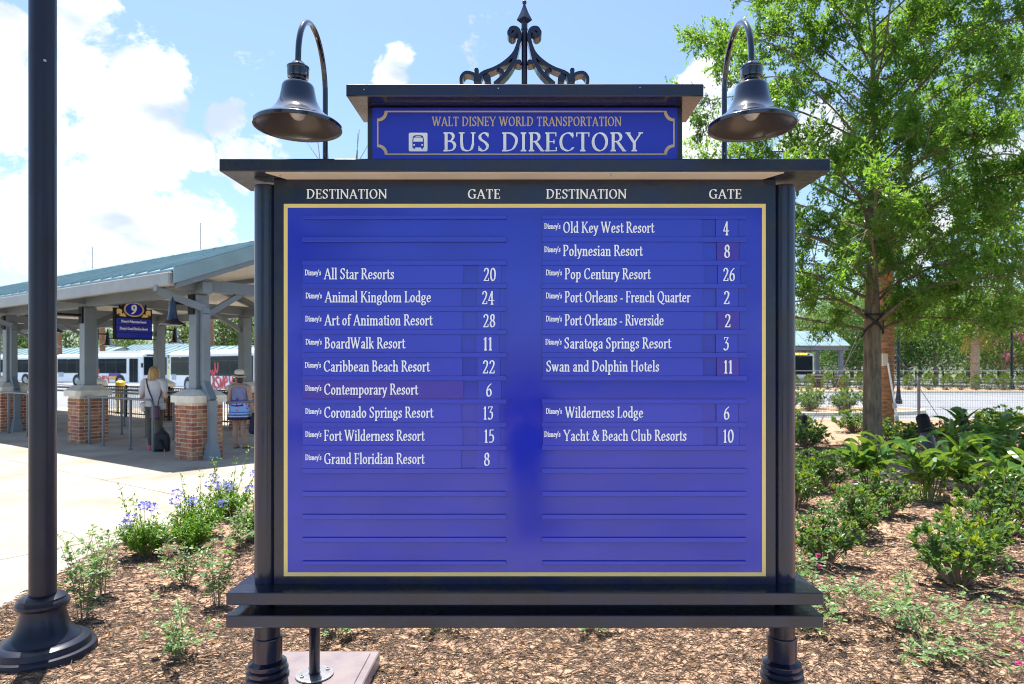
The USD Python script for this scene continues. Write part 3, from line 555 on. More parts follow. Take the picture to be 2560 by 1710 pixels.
# two gooseneck lamps that reach forward over the board
LP = mats['lamp_paint']
for sx in (-1, 1):
    yp, yl, cx = 3.215, 2.83, sx * .972
    zt_, zs = 3.172, 2.985; pts = [(cx, yp, ZR1 - .004), (cx, yp, 2.75)]
    R = (yp - yl) / 2
    for a in np.linspace(0, math.pi, 17): pts.append((cx, yl + R + R * math.cos(a), zt_ - R * 1.0 + .02 + R * 1.35 * math.sin(a) * .9))
    pts.append((cx, yl, zs))
    arm = obj('lamp_arm', tube([pts[0]] + list(spline(pts[1:], 4)), .0128, 16), LP, sign, smooth=50)
    obj('arm_foot', lathe([(0, ZR1 + .001), (.035, ZR1 + .001), (.034, ZR1 + .008), (.018, ZR1 + .012), (.0128, ZR1 + .02)], (cx, yp, 0), 20), LP, arm, smooth=35)
    sh = [(.183, 2.700), (.184, 2.712), (.179, 2.719), (.150, 2.735), (.118, 2.757), (.094, 2.785), (.080, 2.815), (.0725, 2.845), (.0685, 2.872), (.063, 2.884), (.054, 2.890), (.040, 2.897), (.034, 2.905), (.034, 2.915), (.044, 2.917), (.0455, 2.925), (.0455, 2.952), (.047, 2.954), (.047, 2.961), (.036, 2.966), (.030, 2.974), (.026, 2.980), (.016, 2.985), (.0128, 2.996)]
    obj('lamp_shade', lathe(sh, (cx, yl, 0), 56), LP, arm, smooth=32)
    inn = [(.183, 2.700), (.176, 2.699), (.172, 2.708), (.160, 2.712), (.142, 2.727), (.112, 2.749), (.089, 2.782), (.06, 2.80), (0, 2.806)]
    obj('shade_lining', lathe(inn, (cx, yl, 0), 56), mats['lamp_inside'], arm, smooth=32)
    obj('bulb', ell((cx, yl, 2.785), (.040, .040, .052), 3), mats['bulb_glass'], arm, smooth=True)
# a conduit leans up from the ground box to the board
lean = obj('conduit', tube([(-1.071, 3.362, .113), (-1.035, 3.25, .5135)], .0265, 24), SP, sign, smooth=40)
obj('flange', lathe([(0, .1085), (.094, .1085), (.094, .1145), (.091, .116), (.03, .117)], (-1.071, 3.362, 0), 36), mats['galvanised'], lean, smooth=30)
for a in (.6, 2.2, 3.9, 5.4):
    obj('bolt', lathe([(0, .116), (.011, .116), (.011, .124), (.004, .125), (.004, .131), (0, .131)], (-1.071 + .068 * math.cos(a), 3.362 + .068 * math.sin(a), 0), 6), mats['galvanised'], lean)
# ---------------------------------------------------------------- the ground box
box_ = thing('utility_box', 'low weathered steel ground box with a flat lid beside the left sign post', 'utility box', (-1.09, 3.36, 0))
obj('casing', bx(-1.365, -.805, 3.02, 3.665, -.04, .098, .006), mats['lid_steel'], box_)
obj('lid', bx(-1.325, -.848, 3.06, 3.628, .094, .1045, .002), mats['lid_steel'], box_)
obj('lid_handle', bx(-.93, -.90, 3.09, 3.15, .1045, .109, .001), mats['galvanised'], box_)
# ---------------------------------------------------------------- the lamp post at the left
lpost = thing('lamp_post', 'tall dark painted lamp post with flared ringed base in the mulch at left', 'lamp post', (-2.79, 3.82, 0))
pole = obj('pole', tube([(-2.79, 3.82, .1), (-2.79, 3.82, 5.6)], .0675, 40), mats['post_paint'], lpost, smooth=40)
for z, a in ((3.78, -1.95), (3.425, -.8)): obj('screw', tube([(-2.79 + .066 * math.cos(a), 3.82 + .066 * math.sin(a), z), (-2.79 + .0705 * math.cos(a), 3.82 + .0705 * math.sin(a), z)], .008, 10), mats['galvanised'], pole)
obj('base', lathe([(0, -.03), (.268, -.03), (.27, .035), (.262, .052), (.24, .058), (.238, .072), (.232, .092), (.212, .104), (.19, .108), (.186, .116), (.168, .130), (.146, .158), (.129, .195), (.118, .235), (.112, .268), (.112, .284), (.125, .290), (.133, .302), (.133, .318), (.126, .330), (.117, .336), (.117, .346), (.100, .356), (.078, .362), (.0675, .362)], (-2.79, 3.82, 0), 72), mats['post_paint'], lpost, smooth=28)
# ---------------------------------------------------------------- the bus shelter at the left
V1 = np.array([-5.90, 11.70, 0.0]); UU = np.array([-.825, .565, 0]); UU /= np.linalg.norm(UU); VV = np.array([-UU[1] * -1, UU[0] * -1, 0]) ; VV = np.array([UU[1], -UU[0], 0])
ANG_U = math.atan2(UU[1], UU[0]); ANG_E = ANG_U - math.pi                    # the row's direction, and the same towards the right
def S(a, b, z=0.0): return V1 + a * UU + b * VV + np.array([0, 0, z])
def sbx(a0, a1, b0, b1, z0, z1, bev=0.0):
    v, f = bx(a0, a1, b0, b1, z0, z1, bev); w = V1 + v[:, :1] * UU + v[:, 1:2] * VV; w[:, 2] += v[:, 2]
    return w, f[:, ::-1]
def shull(pts): return hull([S(*p) for p in pts])
ST = mats['shelter_steel']
shelter = thing('bus_shelter', 'long open bus shelter with teal metal roof, grey steel posts and brick piers', 'bus shelter', V1)
BAY, AEND, BR0, BR1 = 4.5, 23.6, -.28, 4.66
RB, EAVE, SLOPE = (BR0 + BR1) / 2, 3.34, .40
def roof_z(b): return EAVE + SLOPE * (min(b - BR0, BR1 - b))
npan = 52; pw = (AEND + .05) / npan
for side in (0, 1):
    for k in range(npan):
        a0 = -.05 + k * pw; a1 = a0 + pw
        be, bo = (BR0, BR0 - .07) if side == 0 else (BR1, BR1 + .07)
        z0, z1 = roof_z(be) + .02, roof_z(RB) + .02
        pan_ = shull([(a, b, z + d) for a in (a0 + .004, a1 - .004) for b, z in ((bo, z0 - .028), (RB, z1)) for d in (0, .03)])
        rib = shull([(a, b, z + d) for a in (a0 - .014, a0 + .014) for b, z in ((bo, z0 - .028), (RB, z1)) for d in (.02, .075)])
        obj('roof_panel', cat(pan_, rib), mats['roof_teal'], shelter)
obj('ridge_cap', cat(shull([(a, RB + s * w, roof_z(RB) + .07 - d) for a in (-.08, AEND) for s in (-1, 1) for w, d in ((0, -.04), (.2, .06))])), mats['roof_teal'], shelter)
for side in (0, 1):
    be = BR0 if side == 0 else BR1; s = 1 if side == 0 else -1
    obj('ceiling', shull([(a, b, z + d) for a in (0.0, AEND) for b, z in ((be + s * .05, roof_z(be + s * .05) - .05), (RB - s * .003, roof_z(RB) - .05)) for d in (-.02, .015)]), mats['ceiling_white'], shelter)
    # barge board on the gable, gutter along the eave
    obj('barge_board', shull([(a, b, roof_z(be) + SLOPE * abs(b - be) * (1 if (b - be) * s > 0 else -1) + d) for a in (-.095, -.05) for b in (be - s * .08, RB - s * .002) for d in (-.20, .05)]), mats['roof_teal'], shelter)
    obj('barge_trim', shull([(a, b, roof_z(be) + SLOPE * abs(b - be) * (1 if (b - be) * s > 0 else -1) + d) for a in (-.075, .0) for b in (be - s * .02, RB - s * .002) for d in (-.30, -.20)]), ST, shelter)
    g0, g1 = (be - .14, be - .015) if side == 0 else (be + .015, be + .14)
    obj('gutter', sbx(-.02, AEND, g0, g1, EAVE - .27, EAVE - .03, .02), mats['gutter_paint'], shelter)
rngb = random.Random(8)
lamp_spots = []
def pier(a, b, seed, detailed=True):
    w, h, bl, bh, mt = .58, 1.02, .1835, .0605, .0145
    core = obj('brick_pier', sbx(a + .012, a + w - .012, b + .012, b + w - .012, 0, h), mats['mortar'], shelter)
    rr = random.Random(seed); n = int(h / (bh + mt))
    for c in range(n):
        z0 = .004 + c * (bh + mt)
        for face in range(4):
            for i in range(3):
                x0 = i * (bl + mt); x0 += 0 if c % 2 == 0 else -.0
                a0, a1 = (x0, x0 + bl) if c % 2 == 0 else (w - x0 - bl, w - x0)
                if c % 2 and i == 2: a0 = max(a0, .095 + mt)
                if c % 2 == 0 and i == 2: a1 = min(a1, w - .095 - mt)
                d0, d1 = -.001 + rr.uniform(-.002, .002), .09
                q = {0: (a0, a1, d0, d1), 1: (w - d1, w - d0, a0, a1), 2: (w - a1, w - a0, w - d1, w - d0), 3: (d0, d1, w - a1, w - a0)}[face]
                obj('brick', sbx(a + q[0], a + q[1], b + q[2], b + q[3], z0, z0 + bh), BRICKS[rr.choice((0, 0, 1, 1, 2, 3))], core)
    m = .075
    cap = [(a - m, b - m, h + .002), (a + w + m, b - m, h + .002), (a - m, b + w + m, h + .002), (a + w + m, b + w + m, h + .002)]
    cap = [(x + (.07 if i else 0) * sx, y + (.07 if not i else 0) * sy, z) for (x, y, z), (sx, sy) in zip(cap, ((1, 1), (-1, 1), (1, -1), (-1, -1))) for i in (0, 1)]
    p = cap + [(x, y, h + .125) for x, y, z in cap] + [(a + w / 2 + sx * .19, b + w / 2 + sy * .19, h + .235) for sx in (-1, 1) for sy in (-1, 1)]
    obj('pier_cap', shull(p), mats['cap_stone'], shelter)
B2 = 3.8
for k in range(6):
    a = k * BAY
    for r, b in enumerate((0.0, B2)):
        pier(a, b, 10 * k + r)
        ca, cb = a + .29, b + .29
        obj('post', cat(sbx(ca - .125, ca + .125, cb - .125, cb + .125, 1.22, 2.98, .008), sbx(ca - .16, ca + .16, cb - .16, cb + .16, 1.245, 1.27)), ST, shelter)
        sgn = -1 if r == 0 else 1
        lamp_spots.append((ca, cb, sgn, k, r))
    for nm, pts, w, h in (('tie_beam', ((a + .29, -.30, 3.16), (a + .29, 4.68, 3.16)), .16, .22), ('rafter', ((a + .29, .0, 3.34 - .02), (a + .29, RB, roof_z(RB) - .24)), .12, .16), ('rafter', ((a + .29, 4.38, 3.34 - .02), (a + .29, RB, roof_z(RB) - .24)), .12, .16),
                          ('king_post', ((a + .29, RB, 3.2), (a + .29, RB, roof_z(RB) - .2)), .12, .12), ('brace', ((a + .29, .42, 2.62), (a + .29, 1.15, 3.08)), .1, .1), ('brace', ((a + .29, 3.96, 2.62), (a + .29, 3.2, 3.08)), .1, .1)):
        obj(nm, bar3(S(*pts[0]), S(*pts[1]), w, h), ST, shelter)
for b in (.29, B2 + .29): obj('eave_beam', sbx(.0, AEND - .2, b - .09, b + .09, 2.985, 3.20, .006), ST, shelter)
obj('ridge_beam', sbx(.0, AEND - .2, RB - .07, RB + .07, roof_z(RB) - .3, roof_z(RB) - .08), ST, shelter)
for b in (1.1, 3.3): obj('purlin', sbx(.0, AEND - .2, b - .05, b + .05, roof_z(b) - .16, roof_z(b) - .055), ST, shelter)
for k in (1.35, 3.6, 9.2, 17.0): obj('lightning_rod', tube([S(k, RB, roof_z(RB) + .05), S(k, RB, roof_z(RB) + .72)], .009, 6), ST, shelter)
for a in (0.0, 9.0, 18.0):
    dpts = [S(a + .42, BR0 - .09, 3.1), S(a + .42, BR0 - .09, 2.97), S(a - .02, .02, 2.74), S(a - .02, .20, 2.60), S(a + .0, .24, 1.36), S(a - .06, .12, 1.22), S(a - .16, -.02, 1.0), S(a - .16, .20, .98)]
    dp = [(a + .42, BR0 - .09, 3.1), (a + .42, BR0 - .09, 3.0), (a + .1, .29, 2.72), (a + .08, .29, 2.62), (a + .08, .29, 1.40), (a + .05, .29, 1.32), (a - .145, .29, 1.06), (a - .145, .29, .98), (a - .145, .29, .24), (a - .145, .29, .0)]
    seg = [bar3(S(*dp[i]), S(*dp[i + 1]), .125, .125, roll=VV) for i in range(len(dp) - 1)]
    obj('downspout', cat(*seg, shull([(a - .145 + sa * w, .29 + sb * w, z) for sa in (-1, 1) for sb in (-1, 1) for w, z in ((.075, .30), (.115, .0))])), ST, shelter)
def barn_lamp(ca, cb, sgn, label):
    oo = .70 if (sgn < 0 and ca > 1) else .48; o = S(ca, cb + sgn * oo, 0); t = thing('bracket_lamp', label, 'lamp', (o[0], o[1], 2.4), group='dark bell lamps on the shelter posts')
    arm_ = obj('bracket', cat(bar3(S(ca, cb + sgn * .126, 2.80), S(ca, cb + sgn * (oo + .02), 2.80), .045, .045), sbx(ca - .09, ca + .09, *sorted((cb + sgn * .126, cb + sgn * .16)), 2.62, 2.98)), mats['rubber_black'], t)
    obj('shade', lathe([(.215, 0), (.22, .012), (.20, .035), (.12, .085), (.082, .14), (.066, .25), (.058, .40), (.03, .45), (.02, .56), (0, .57)], (o[0], o[1], 2.40), 28), mats['lamp_paint'], t, smooth=35)
    obj('lamp_glass', lathe([(0, -.012), (.12, -.006), (.17, .012), (.0, .03)], (o[0], o[1], 2.40), 24), mats['bulb_glass'], t, smooth=40)
lab = {(0, 0): 'dark bell lamp on the nearest shelter post, right of the gate 9 sign', (1, 0): 'dark bell lamp partly hidden behind the tall lamp post', (2, 0): 'dark bell lamp at the far left edge under the shelter eave', (1, 1): 'dark bell lamp just left of the blue sign board post',
       (2, 1): 'small dark bell lamp just below and right of the gate 9 sign', (3, 1): 'small dark bell lamp just left of the gate 9 sign', (4, 1): 'small dark bell lamp just left of the tall lamp post', (3, 0): 'bell lamp on the fourth front shelter post', (4, 0): 'bell lamp on the fifth front shelter post'}
for (ca, cb, sgn, k, r) in lamp_spots:
    if (k, r) in lab and not (r == 0 and k > 2): barn_lamp(ca, cb, sgn, lab[(k, r)])
# the hanging gate sign
gc = S(BAY - .25, 1.0, 0); gs = thing('gate_sign', 'hanging blue gate sign with a 9 in an oval and two resort names', 'sign', (gc[0], gc[1], 2.3))
gw, gz0_, gz1_ = .40, 2.30, 2.96
ghat = np.array([-UU[0], -UU[1], 0]); 
def G(x, z, d=0.0): return gc + x * (VV) + np.array([0, 0, z]) - (d) * UU                 # x to the right on its face, d out towards the viewer
def gprism(shape, d0, d1):
    out = []
    for g in getattr(shape, 'geoms', [shape]):
        m = trimesh.creation.extrude_polygon(g, d1 - d0, engine='earcut'); v = np.array(m.vertices)
        out.append((np.stack([G(x, z, d0 + d) for x, z, d in v]), np.array(m.faces)))
    return cat(*out)
obj('sign_case', cat(gprism(sbox(-gw, gz0_, gw, 2.78), -.10, .0), gprism(sbox(-gw - .07, gz0_ - .02, gw + .07, gz0_), -.14, .03), gprism(Polygon([(-gw, 2.78), (gw, 2.78), (gw, 2.98), (.27, 2.98), (.2, 3.06), (-.2, 3.06), (-.27, 2.98), (-gw, 2.98)]), -.10, .0)), mats['rubber_black'], gs)
ov = affinity.scale(Point(.0, 2.955).buffer(1, 20), .215, .165); ovi = affinity.scale(Point(.0, 2.955).buffer(1, 20), .185, .138)
obj('oval_border', gprism(ov.difference(ovi), .002, .016), mats['tan_print'], gs)
ovm = obj('oval_plate', gprism(ovi.buffer(.004), .002, .010), mats['panel_blue'], gs)
obj('numeral', gprism(fit_text('9', -.052, .052, 2.855, .2).buffer(.008), .0105, .013), WV, ovm)
for k, (z0, t) in enumerate(((2.605, "Disney's Polynesian Resort"), (2.445, "Disney's Grand Floridian Resort"), (2.31, None))):
    pm = obj('resort_panel', gprism(sbox(-gw + .03, z0, gw - .03, z0 + (.145 if t else .12)), .002, .010), mats['panel_blue'], gs)
    if t:
        hw = .27 if k == 0 else .30
        obj('lettering', gprism(fit_text(t, -hw, hw, z0 + .05, .055).buffer(.0012), .0104, .012), WV, pm)
        obj('panel_line', gprism(sbox(-gw + .04, z0 + .012, gw - .04, z0 + .133).difference(sbox(-gw + .052, z0 + .02, gw - .052, z0 + .125)), .0104, .0115), mats['plate_purple'], pm)
for s in (-1, 1):
    orn = unary_union([Point(s * .31, 2.90).buffer(.055).difference(Point(s * .305, 2.89).buffer(.022)), Polygon([(s * .36, 2.95), (s * .30, 2.95), (s * .25, 2.84), (s * .19, 2.795), (s * .29, 2.795), (s * .36, 2.84)]).difference(Point(s * .315, 2.84).buffer(.025)), Polygon([(s * .16, 2.79), (s * .28, 2.79), (s * .22, 2.87)])])
    obj('gold_ornament', gprism(orn, .002, .012), mats['gold_paint'], gs)
    obj('hanger', tube([G(s * .28, 2.97, -.05), G(s * .28, 3.09, -.05)], .018, 10), mats['rubber_black'], gs)
# ---------------------------------------------------------------- queue rails
def railing(name, label, p0, p1, posts, z=1.02, r=.024, drop0=False, drop1=True, lower=None, group=None):
    p0, p1 = np.array([*p0, 0.0]), np.array([*p1, 0.0]); d = (p1 - p0) / np.linalg.norm(p1 - p0)
    t = thing(name, label, 'railing', (p0 + p1) / 2, group=group)
    e = np.array([0, 0, 1.0])
    path = [p0 + e * z]
    if drop0: path = [p0 + e * .02, p0 + e * (z - .12), p0 + e * (z - .035) + d * .03, p0 + e * z + d * .11]
    path += [p0 + d * np.linalg.norm(p1 - p0) * .5 + e * z]
    path += [p1 + e * z - d * .11, p1 + e * (z - .035) - d * .03, p1 + e * (z - .12), p1 + e * .02] if drop1 else [p1 + e * z]
    obj('top_rail', tube(path, r, 12), mats['rail_steel'], t, smooth=50)
    for q in posts:
        c = p0 + d * q
        obj('rail_post', cat(tube([c, c + e * (z - r * .5)], r, 12), lathe([(0, 0), (.05, 0), (.05, .012), (.028, .03)], c, 14)), mats['rail_steel'], t, smooth=40)
    return t
railing('queue_railing', 'grey queue railing in front of the woman with blond hair', (-9.55, 14.3), (-7.2, 12.78), (.25, .85, 1.95), drop1=True)
railing('queue_railing', 'grey queue railing at the left edge beside the tall lamp post', (-13.6, 16.95), (-10.55, 14.85), (.9, 2.1, 2.9), drop1=True)
railing('queue_railing', 'grey middle queue railing behind the woman with blond hair', (-13.9, 18.7), (-7.6, 14.75), (1.2, 2.6, 4.75, 5.85, 7.0), drop1=True)
railing('queue_railing', 'grey rear queue railing running behind both brick piers', (-15.5, 21.2), (-8.2, 16.55), (2.0, 3.9, 5.1, 6.9), drop1=True)
railing('queue_railing', 'grey railing to the right of the near brick pier before the woman in a hat', tuple(S(-.02, .62)[:2] + np.array([.02, .0])), tuple(S(-.02, 3.7)[:2]), (1.7,), drop1=False, z=1.0)
def pickets(label, p0, p1, z=1.0):
    p0, p1 = np.array([*p0, 0.0]), np.array([*p1, 0.0]); L = np.linalg.norm(p1 - p0); d = (p1 - p0) / L; t = thing('picket_fence', label, 'fence', (p0 + p1) / 2); e = np.array([0, 0, 1.0])
    for z_ in (.14, z - .12, z): obj('fence_rail', bar3(p0 + e * z_, p1 + e * z_, .035, .035), mats['rubber_black'], t)
    n = int(L / .125)
    for i in range(n + 1):
        c = p0 + d * (L * i / n); w = .05 if i % 14 == 0 else .018
        obj('fence_post' if i % 14 == 0 else 'picket', bar3(c + e * .02, c + e * (z + (.06 if w > .03 else -.01)), w, w, roll=d), mats['rubber_black'], t)
pickets('black metal picket fence between the rear brick piers', S(BAY + .62, B2 + .3)[:2], S(2 * BAY - .02, B2 + .3)[:2])
pickets('black metal picket fence at the rear behind the second pier', S(2 * BAY + .62, B2 + .3)[:2], S(3 * BAY - .02, B2 + .3)[:2])
# ---------------------------------------------------------------- buses
M('bus_white', (.74, .74, .73), rough=.25, var=.04, coat=.4)
M('bus_glass', (.006, .009, .014), rough=.05, var=.3, vs=.9, ior=1.22, col2=(.012, .022, .026))
M('bus_black', (.02, .02, .024), rough=.45)
M('bus_red', (.55, .02, .03), rough=.4, var=.03)
M('bus_purple', (.12, .04, .30), rough=.4, var=.05)
M('bus_yellow', (.75, .42, .02), rough=.4, var=.05)
M('bus_grey', (.38, .40, .42), rough=.5)
M('tyre', (.018, .018, .018), rough=.85)
def amber():
    mats['amber'] = usdkit.material(stage, '/World/Looks/amber', {'e': ('emission', {'color': (1.0, .42, .05), 'strength': 2.2})}, [], surface='e.emission')
amber()
SCRIPT = [[(.02, .30), (.10, .12), (.25, .02), (.30, .08), (.20, .16), (.06, .18)], [(.00, .78), (.12, .92), (.30, .90), (.48, .70), (.55, .40), (.45, .10)], [(.30, .75), (.31, .05)], [(.62, .55), (.62, .08)], [(.70, 1.18), (.70, .82), (.62, .70), (.52, .86)], [(.70, 1.0), (.84, .78), (.92, .95), (.92, 1.18)],
          [(.98, .55), (.86, .58), (.74, .46), (.88, .32), (.96, .18), (.80, .06), (.74, .16)], [(1.08, .06), (1.10, .50), (1.24, .14), (1.32, .62)], [(1.42, .34), (1.60, .42), (1.54, .58), (1.42, .50), (1.42, .16), (1.60, .08), (1.68, .18)], [(1.76, .60), (1.80, .36), (1.94, .32), (2.0, .58)], [(2.0, .62), (1.96, .1), (1.82, -.22), (1.72, -.06), (1.98, .14)]]
def script_word(x, z, h):
    return unary_union([LineString(spline(p, 6)).buffer(.042) for p in SCRIPT]).simplify(.006), x, z, h
def make_bus(name, label, loc, rotz, L=11.6, H=2.92, word=(3.6, .62, .95), door_at=None, swatch=None, roof_unit=(.45, .8), front_display=False, z0=-.16):
    t = thing(name, label, 'bus', (loc[0], loc[1], z0), rotz)
    W = 2.5; bl = lambda *a, **k: obj(*a, **{**k, 'local': True})
    sec = Polygon([(-W / 2, .34), (W / 2, .34), (W / 2, H - .28), (W / 2 - .10, H - .08), (W / 2 - .35, H), (-W / 2 + .35, H), (-W / 2 + .10, H - .08), (-W / 2, H - .28)])
    arches = unary_union([Point(2.9, .42).buffer(.56), Point(L - 2.75, .42).buffer(.56)])
    m = trimesh.creation.extrude_polygon(sec, L, engine='earcut'); v = np.array(m.vertices); body = (np.stack([v[:, 2], v[:, 0], v[:, 1]], 1), np.array(m.faces))
    b = bl('body', body, mats['bus_white'], t)
    y = -W / 2
    def side(n, x0, x1, za, zb, mat, d=.012, par=t, lab=None): return obj(n, bx(x0, x1, y - d, y - .001, za, zb, .004), mats[mat], par, label=lab, local=True)
    wz0, wz1 = 1.22, H - .46
    nW = 7; xs = np.linspace(.25, L - 2.0, nW + 1)
    for i in range(nW):
        wn = side('window', xs[i] + .03, xs[i + 1] - .03, wz0, wz1, 'bus_glass')
        obj('window_bar', bx(xs[i] + .05, xs[i + 1] - .05, y - .017, y - .0125, wz1 - .30, wz1 - .27), mats['bus_black'], wn, local=True)
    side('window_band', .2, L - 1.95, wz0 - .03, wz1 + .03, 'bus_black', d=.006)
    d = side('door', L - 1.6, L - .55, .42, wz1 + .02, 'bus_glass', d=.014); obj('door_frame', cat(*[bx(x - .02, x + .02, y - .02, y - .0145, .42, wz1 + .02) for x in (L - 1.58, L - 1.075, L - .57)]), mats['bus_black'], d, local=True)
    if door_at:
        d = side('door', door_at, door_at + 1.15, .42, wz1 + .02, 'bus_glass', d=.016); obj('door_frame', cat(*[bx(x - .02, x + .02, y - .022, y - .0165, .42, wz1 + .02) for x in (door_at + .02, door_at + .575, door_at + 1.13)]), mats['bus_black'], d, local=True)
    for xw in (2.9, L - 2.75):
        bl('wheel_arch', tf(lathe([(0, 0), (.60, 0), (.60, .012), (.0, .012)], (0, 0, 0), 28), (xw, y - .003, .50), rx=math.pi / 2), mats['bus_black'], t)
        wh = bl('wheel', tf(lathe([(.0, -.02), (.46, -.02), (.50, .04), (.50, .22), (0, .22)], (0, 0, 0), 28), (xw, y + .2, .50), rx=math.pi / 2), mats['tyre'], t)
        bl('rim', tf(lathe([(0, .225), (.12, .25), (.15, .235), (.26, .228), (.29, .24), (.3, .222)], (0, 0, 0), 24), (xw, y + .2, .50), rx=math.pi / 2), mats['bus_grey'], wh)
    side('skirt', .3, L - 1.7, .345, .42, 'bus_grey', d=.016)
    side('vent_grille', .35, 1.05, .85, 1.28, 'bus_grey')
    if word:
        g = unary_union([LineString(spline(p, 6)).buffer(.045) for p in SCRIPT]).simplify(.006); g = affinity.affine_transform(g, [word[2] * 1.18, 0, 0, word[2], word[0], word[1]])
        bl('lettering', upright(g, y - .019, .004), mats['bus_red'], t)
    if swatch: side('graphic', swatch, swatch + 1.5, .95, 1.4, 'bus_purple', lab='purple printed graphic'); side('graphic', swatch + .2, swatch + 1.7, .62, .94, 'bus_yellow', lab='yellow printed graphic')
    if roof_unit: bl('roof_unit', hull([(L * roof_unit[0] + a, s * w, z) for s in (-1, 1) for a, w, z in ((0, .95, H - .02), (.5, .85, H + .26), (L * (roof_unit[1] - roof_unit[0]) - .5, .85, H + .26), (L * (roof_unit[1] - roof_unit[0]), .95, H - .02))]), mats['bus_white'], t)
    bl('windshield', bx(L - .002, L + .02, y + .12, -y - .12, 1.05, wz1 + .18, .01), mats['bus_glass'], t)
    bl('destination_display', bx(L + .002, L + .026, y + .4, -y - .4, wz1 + .24, H - .1, .005), mats['bus_black'], t)
    if front_display:
        for k, (a, b_) in enumerate(((-.62, -.1), (-.02, .30), (.36, .62))): bl('display_text', bx(L + .0265, L + .03, a, b_, wz1 + .30, wz1 + .43), mats['amber'], t)
    bl('bumper', bx(L - .05, L + .14, y + .03, -y - .03, .36, .72, .04), mats['bus_grey'], t); bl('bumper', bx(-.10, .03, y + .03, -y - .03, .36, .72, .03), mats['bus_grey'], t)
    for s in (-1, 1):
        bl('headlight', bx(L + .0, L + .03, s * .95 - .15, s * .95 + .15, .78, .95, .02), mats['white_vinyl'], t); bl('mirror', bx(L + .1, L + .22, s * 1.42 - .09, s * 1.42 + .09, 1.7, 2.1, .03), mats['bus_black'], t)
    for x in (1.6, L - 1.4): side('marker_light', x, x + .28, H - .5, H - .4, 'bus_yellow')
    return t
def rot_to(d): return math.atan2(d[1], d[0])
DB = (.80, -.60)
make_bus('bus', 'white city bus with large red script standing behind the woman in a hat', (-24.9, 48.7), rot_to((.78, -.63)), L=12.2, word=(5.6, .25, 1.5), swatch=9.6, roof_unit=None)
make_bus('bus', 'white city bus with roof hump, left of the woman with blond hair', (-42.9, 62.2), rot_to((.93, -.37)), L=11.2, word=(4.7, .36, 1.0), door_at=3.0, swatch=7.0, roof_unit=(.42, .98))
make_bus('bus', 'white city bus at the far left seen past the tall lamp post', (-56.8, 69.6), rot_to((.93, -.37)), L=11.2, word=(2.5, .3, .9), door_at=5.2, roof_unit=None)
make_bus('bus', 'bus with amber lit display under the teal shelter across the road', (Xp(2028, 60), 72.5), -math.pi / 2 - .05, L=11.5, H=3.05, word=None, roof_unit=None, front_display=True)
# yellow trash bin
tb = S(9.0, 6.8); bin_ = thing('yellow_bin', 'bright yellow pole mounted bin standing behind the rear railing', 'bin', (-14.46, 23.6, -.16))
M('bin_yellow', (.78, .52, .02), rough=.4, var=.06)
obj('bin_body', lathe([(0, .62), (.14, .62), (.15, .66), (.15, 1.18), (.16, 1.2), (.15, 1.26), (.08, 1.32), (0, 1.33)], (-14.46, 23.6, -.16), 24), mats['bin_yellow'], bin_, smooth=35)
for dx in (-.10, .10): obj('bin_leg', tube([(-14.46 + dx, 23.6, -.16), (-14.46 + dx, 23.6, .55)], .04, 10), mats['bin_yellow'], bin_)
# ---------------------------------------------------------------- far shelters
def far_shelter(label, c, rotz, L, w=2.6, eave=3.1, ridge=4.2, n=3, piers=True, seams=14):
    t = thing('far_shelter', label, 'bus shelter', (c[0], c[1], -.16), rotz); lo = dict(local=True)
    for s in (-1, 1):
        for k in range(seams):
            x0 = -L / 2 + k * L / seams; x1 = x0 + L / seams
            obj('roof_panel', cat(hull([(x, s * yy, z + d) for x in (x0 + .01, x1 - .01) for yy, z in ((w + .3, eave), (.0, ridge)) for d in (0, .05)]), hull([(x, s * yy, z + d) for x in (x0 - .03, x0 + .03) for yy, z in ((w + .3, eave), (.0, ridge)) for d in (.04, .12)])), mats['roof_teal'], t, **lo)
    for s in (-1, 1): obj('gable', hull([(s * (L / 2 - .2) + d, y, z) for d in (0, .08) for y, z in ((-w, eave - .05), (w, eave - .05), (0, ridge - .08))]), mats['cap_stone'], t, **lo)
    obj('eave_beam', cat(*[bx(-L / 2 + .1, L / 2 - .1, s * w - .12, s * w + .12, eave - .32, eave - .04) for s in (-1, 1)]), ST, t, **lo)
    for i in range(n):
        x = -L / 2 + .5 + i * (L - 1.0) / (n - 1)
        for s in (-1, 1):
            obj('post', bx(x - .15, x + .15, s * (w - .3) - .15, s * (w - .3) + .15, 1.1, eave - .3), ST, t, **lo)
            if piers:
                pr = obj('pier', bx(x - .38, x + .38, s * (w - .3) - .38, s * (w - .3) + .38, 0, .98), mats['brick_red'], t, **lo)
                obj('pier_cap', hull([(x + a * q, s * (w - .3) + b * q, z) for a in (-1, 1) for b in (-1, 1) for q, z in ((.46, .985), (.46, 1.1), (.2, 1.22))]), mats['cap_stone'], pr, **lo)
    return t
far_shelter('teal roofed far shelter showing between the near shelter posts, left of the gate sign', (-58, 84), rot_to((.9, -.43)), 22, eave=3.1, ridge=4.1, n=4)
far_shelter('teal roofed far shelter rising behind the bus under the gate sign', (-43, 79), rot_to((.9, -.43)), 12, eave=3.2, ridge=4.4, n=3)
far_shelter('teal roofed far shelter behind the bus with large red script', (-29.5, 66), rot_to((.9, -.43)), 17, eave=2.9, ridge=3.8, n=4)
far_shelter('teal roofed bus shelter with brick piers across the road at right', (22.5, 56), 0.02, 7.6, eave=3.45, ridge=4.75, n=2, w=2.4, seams=9)
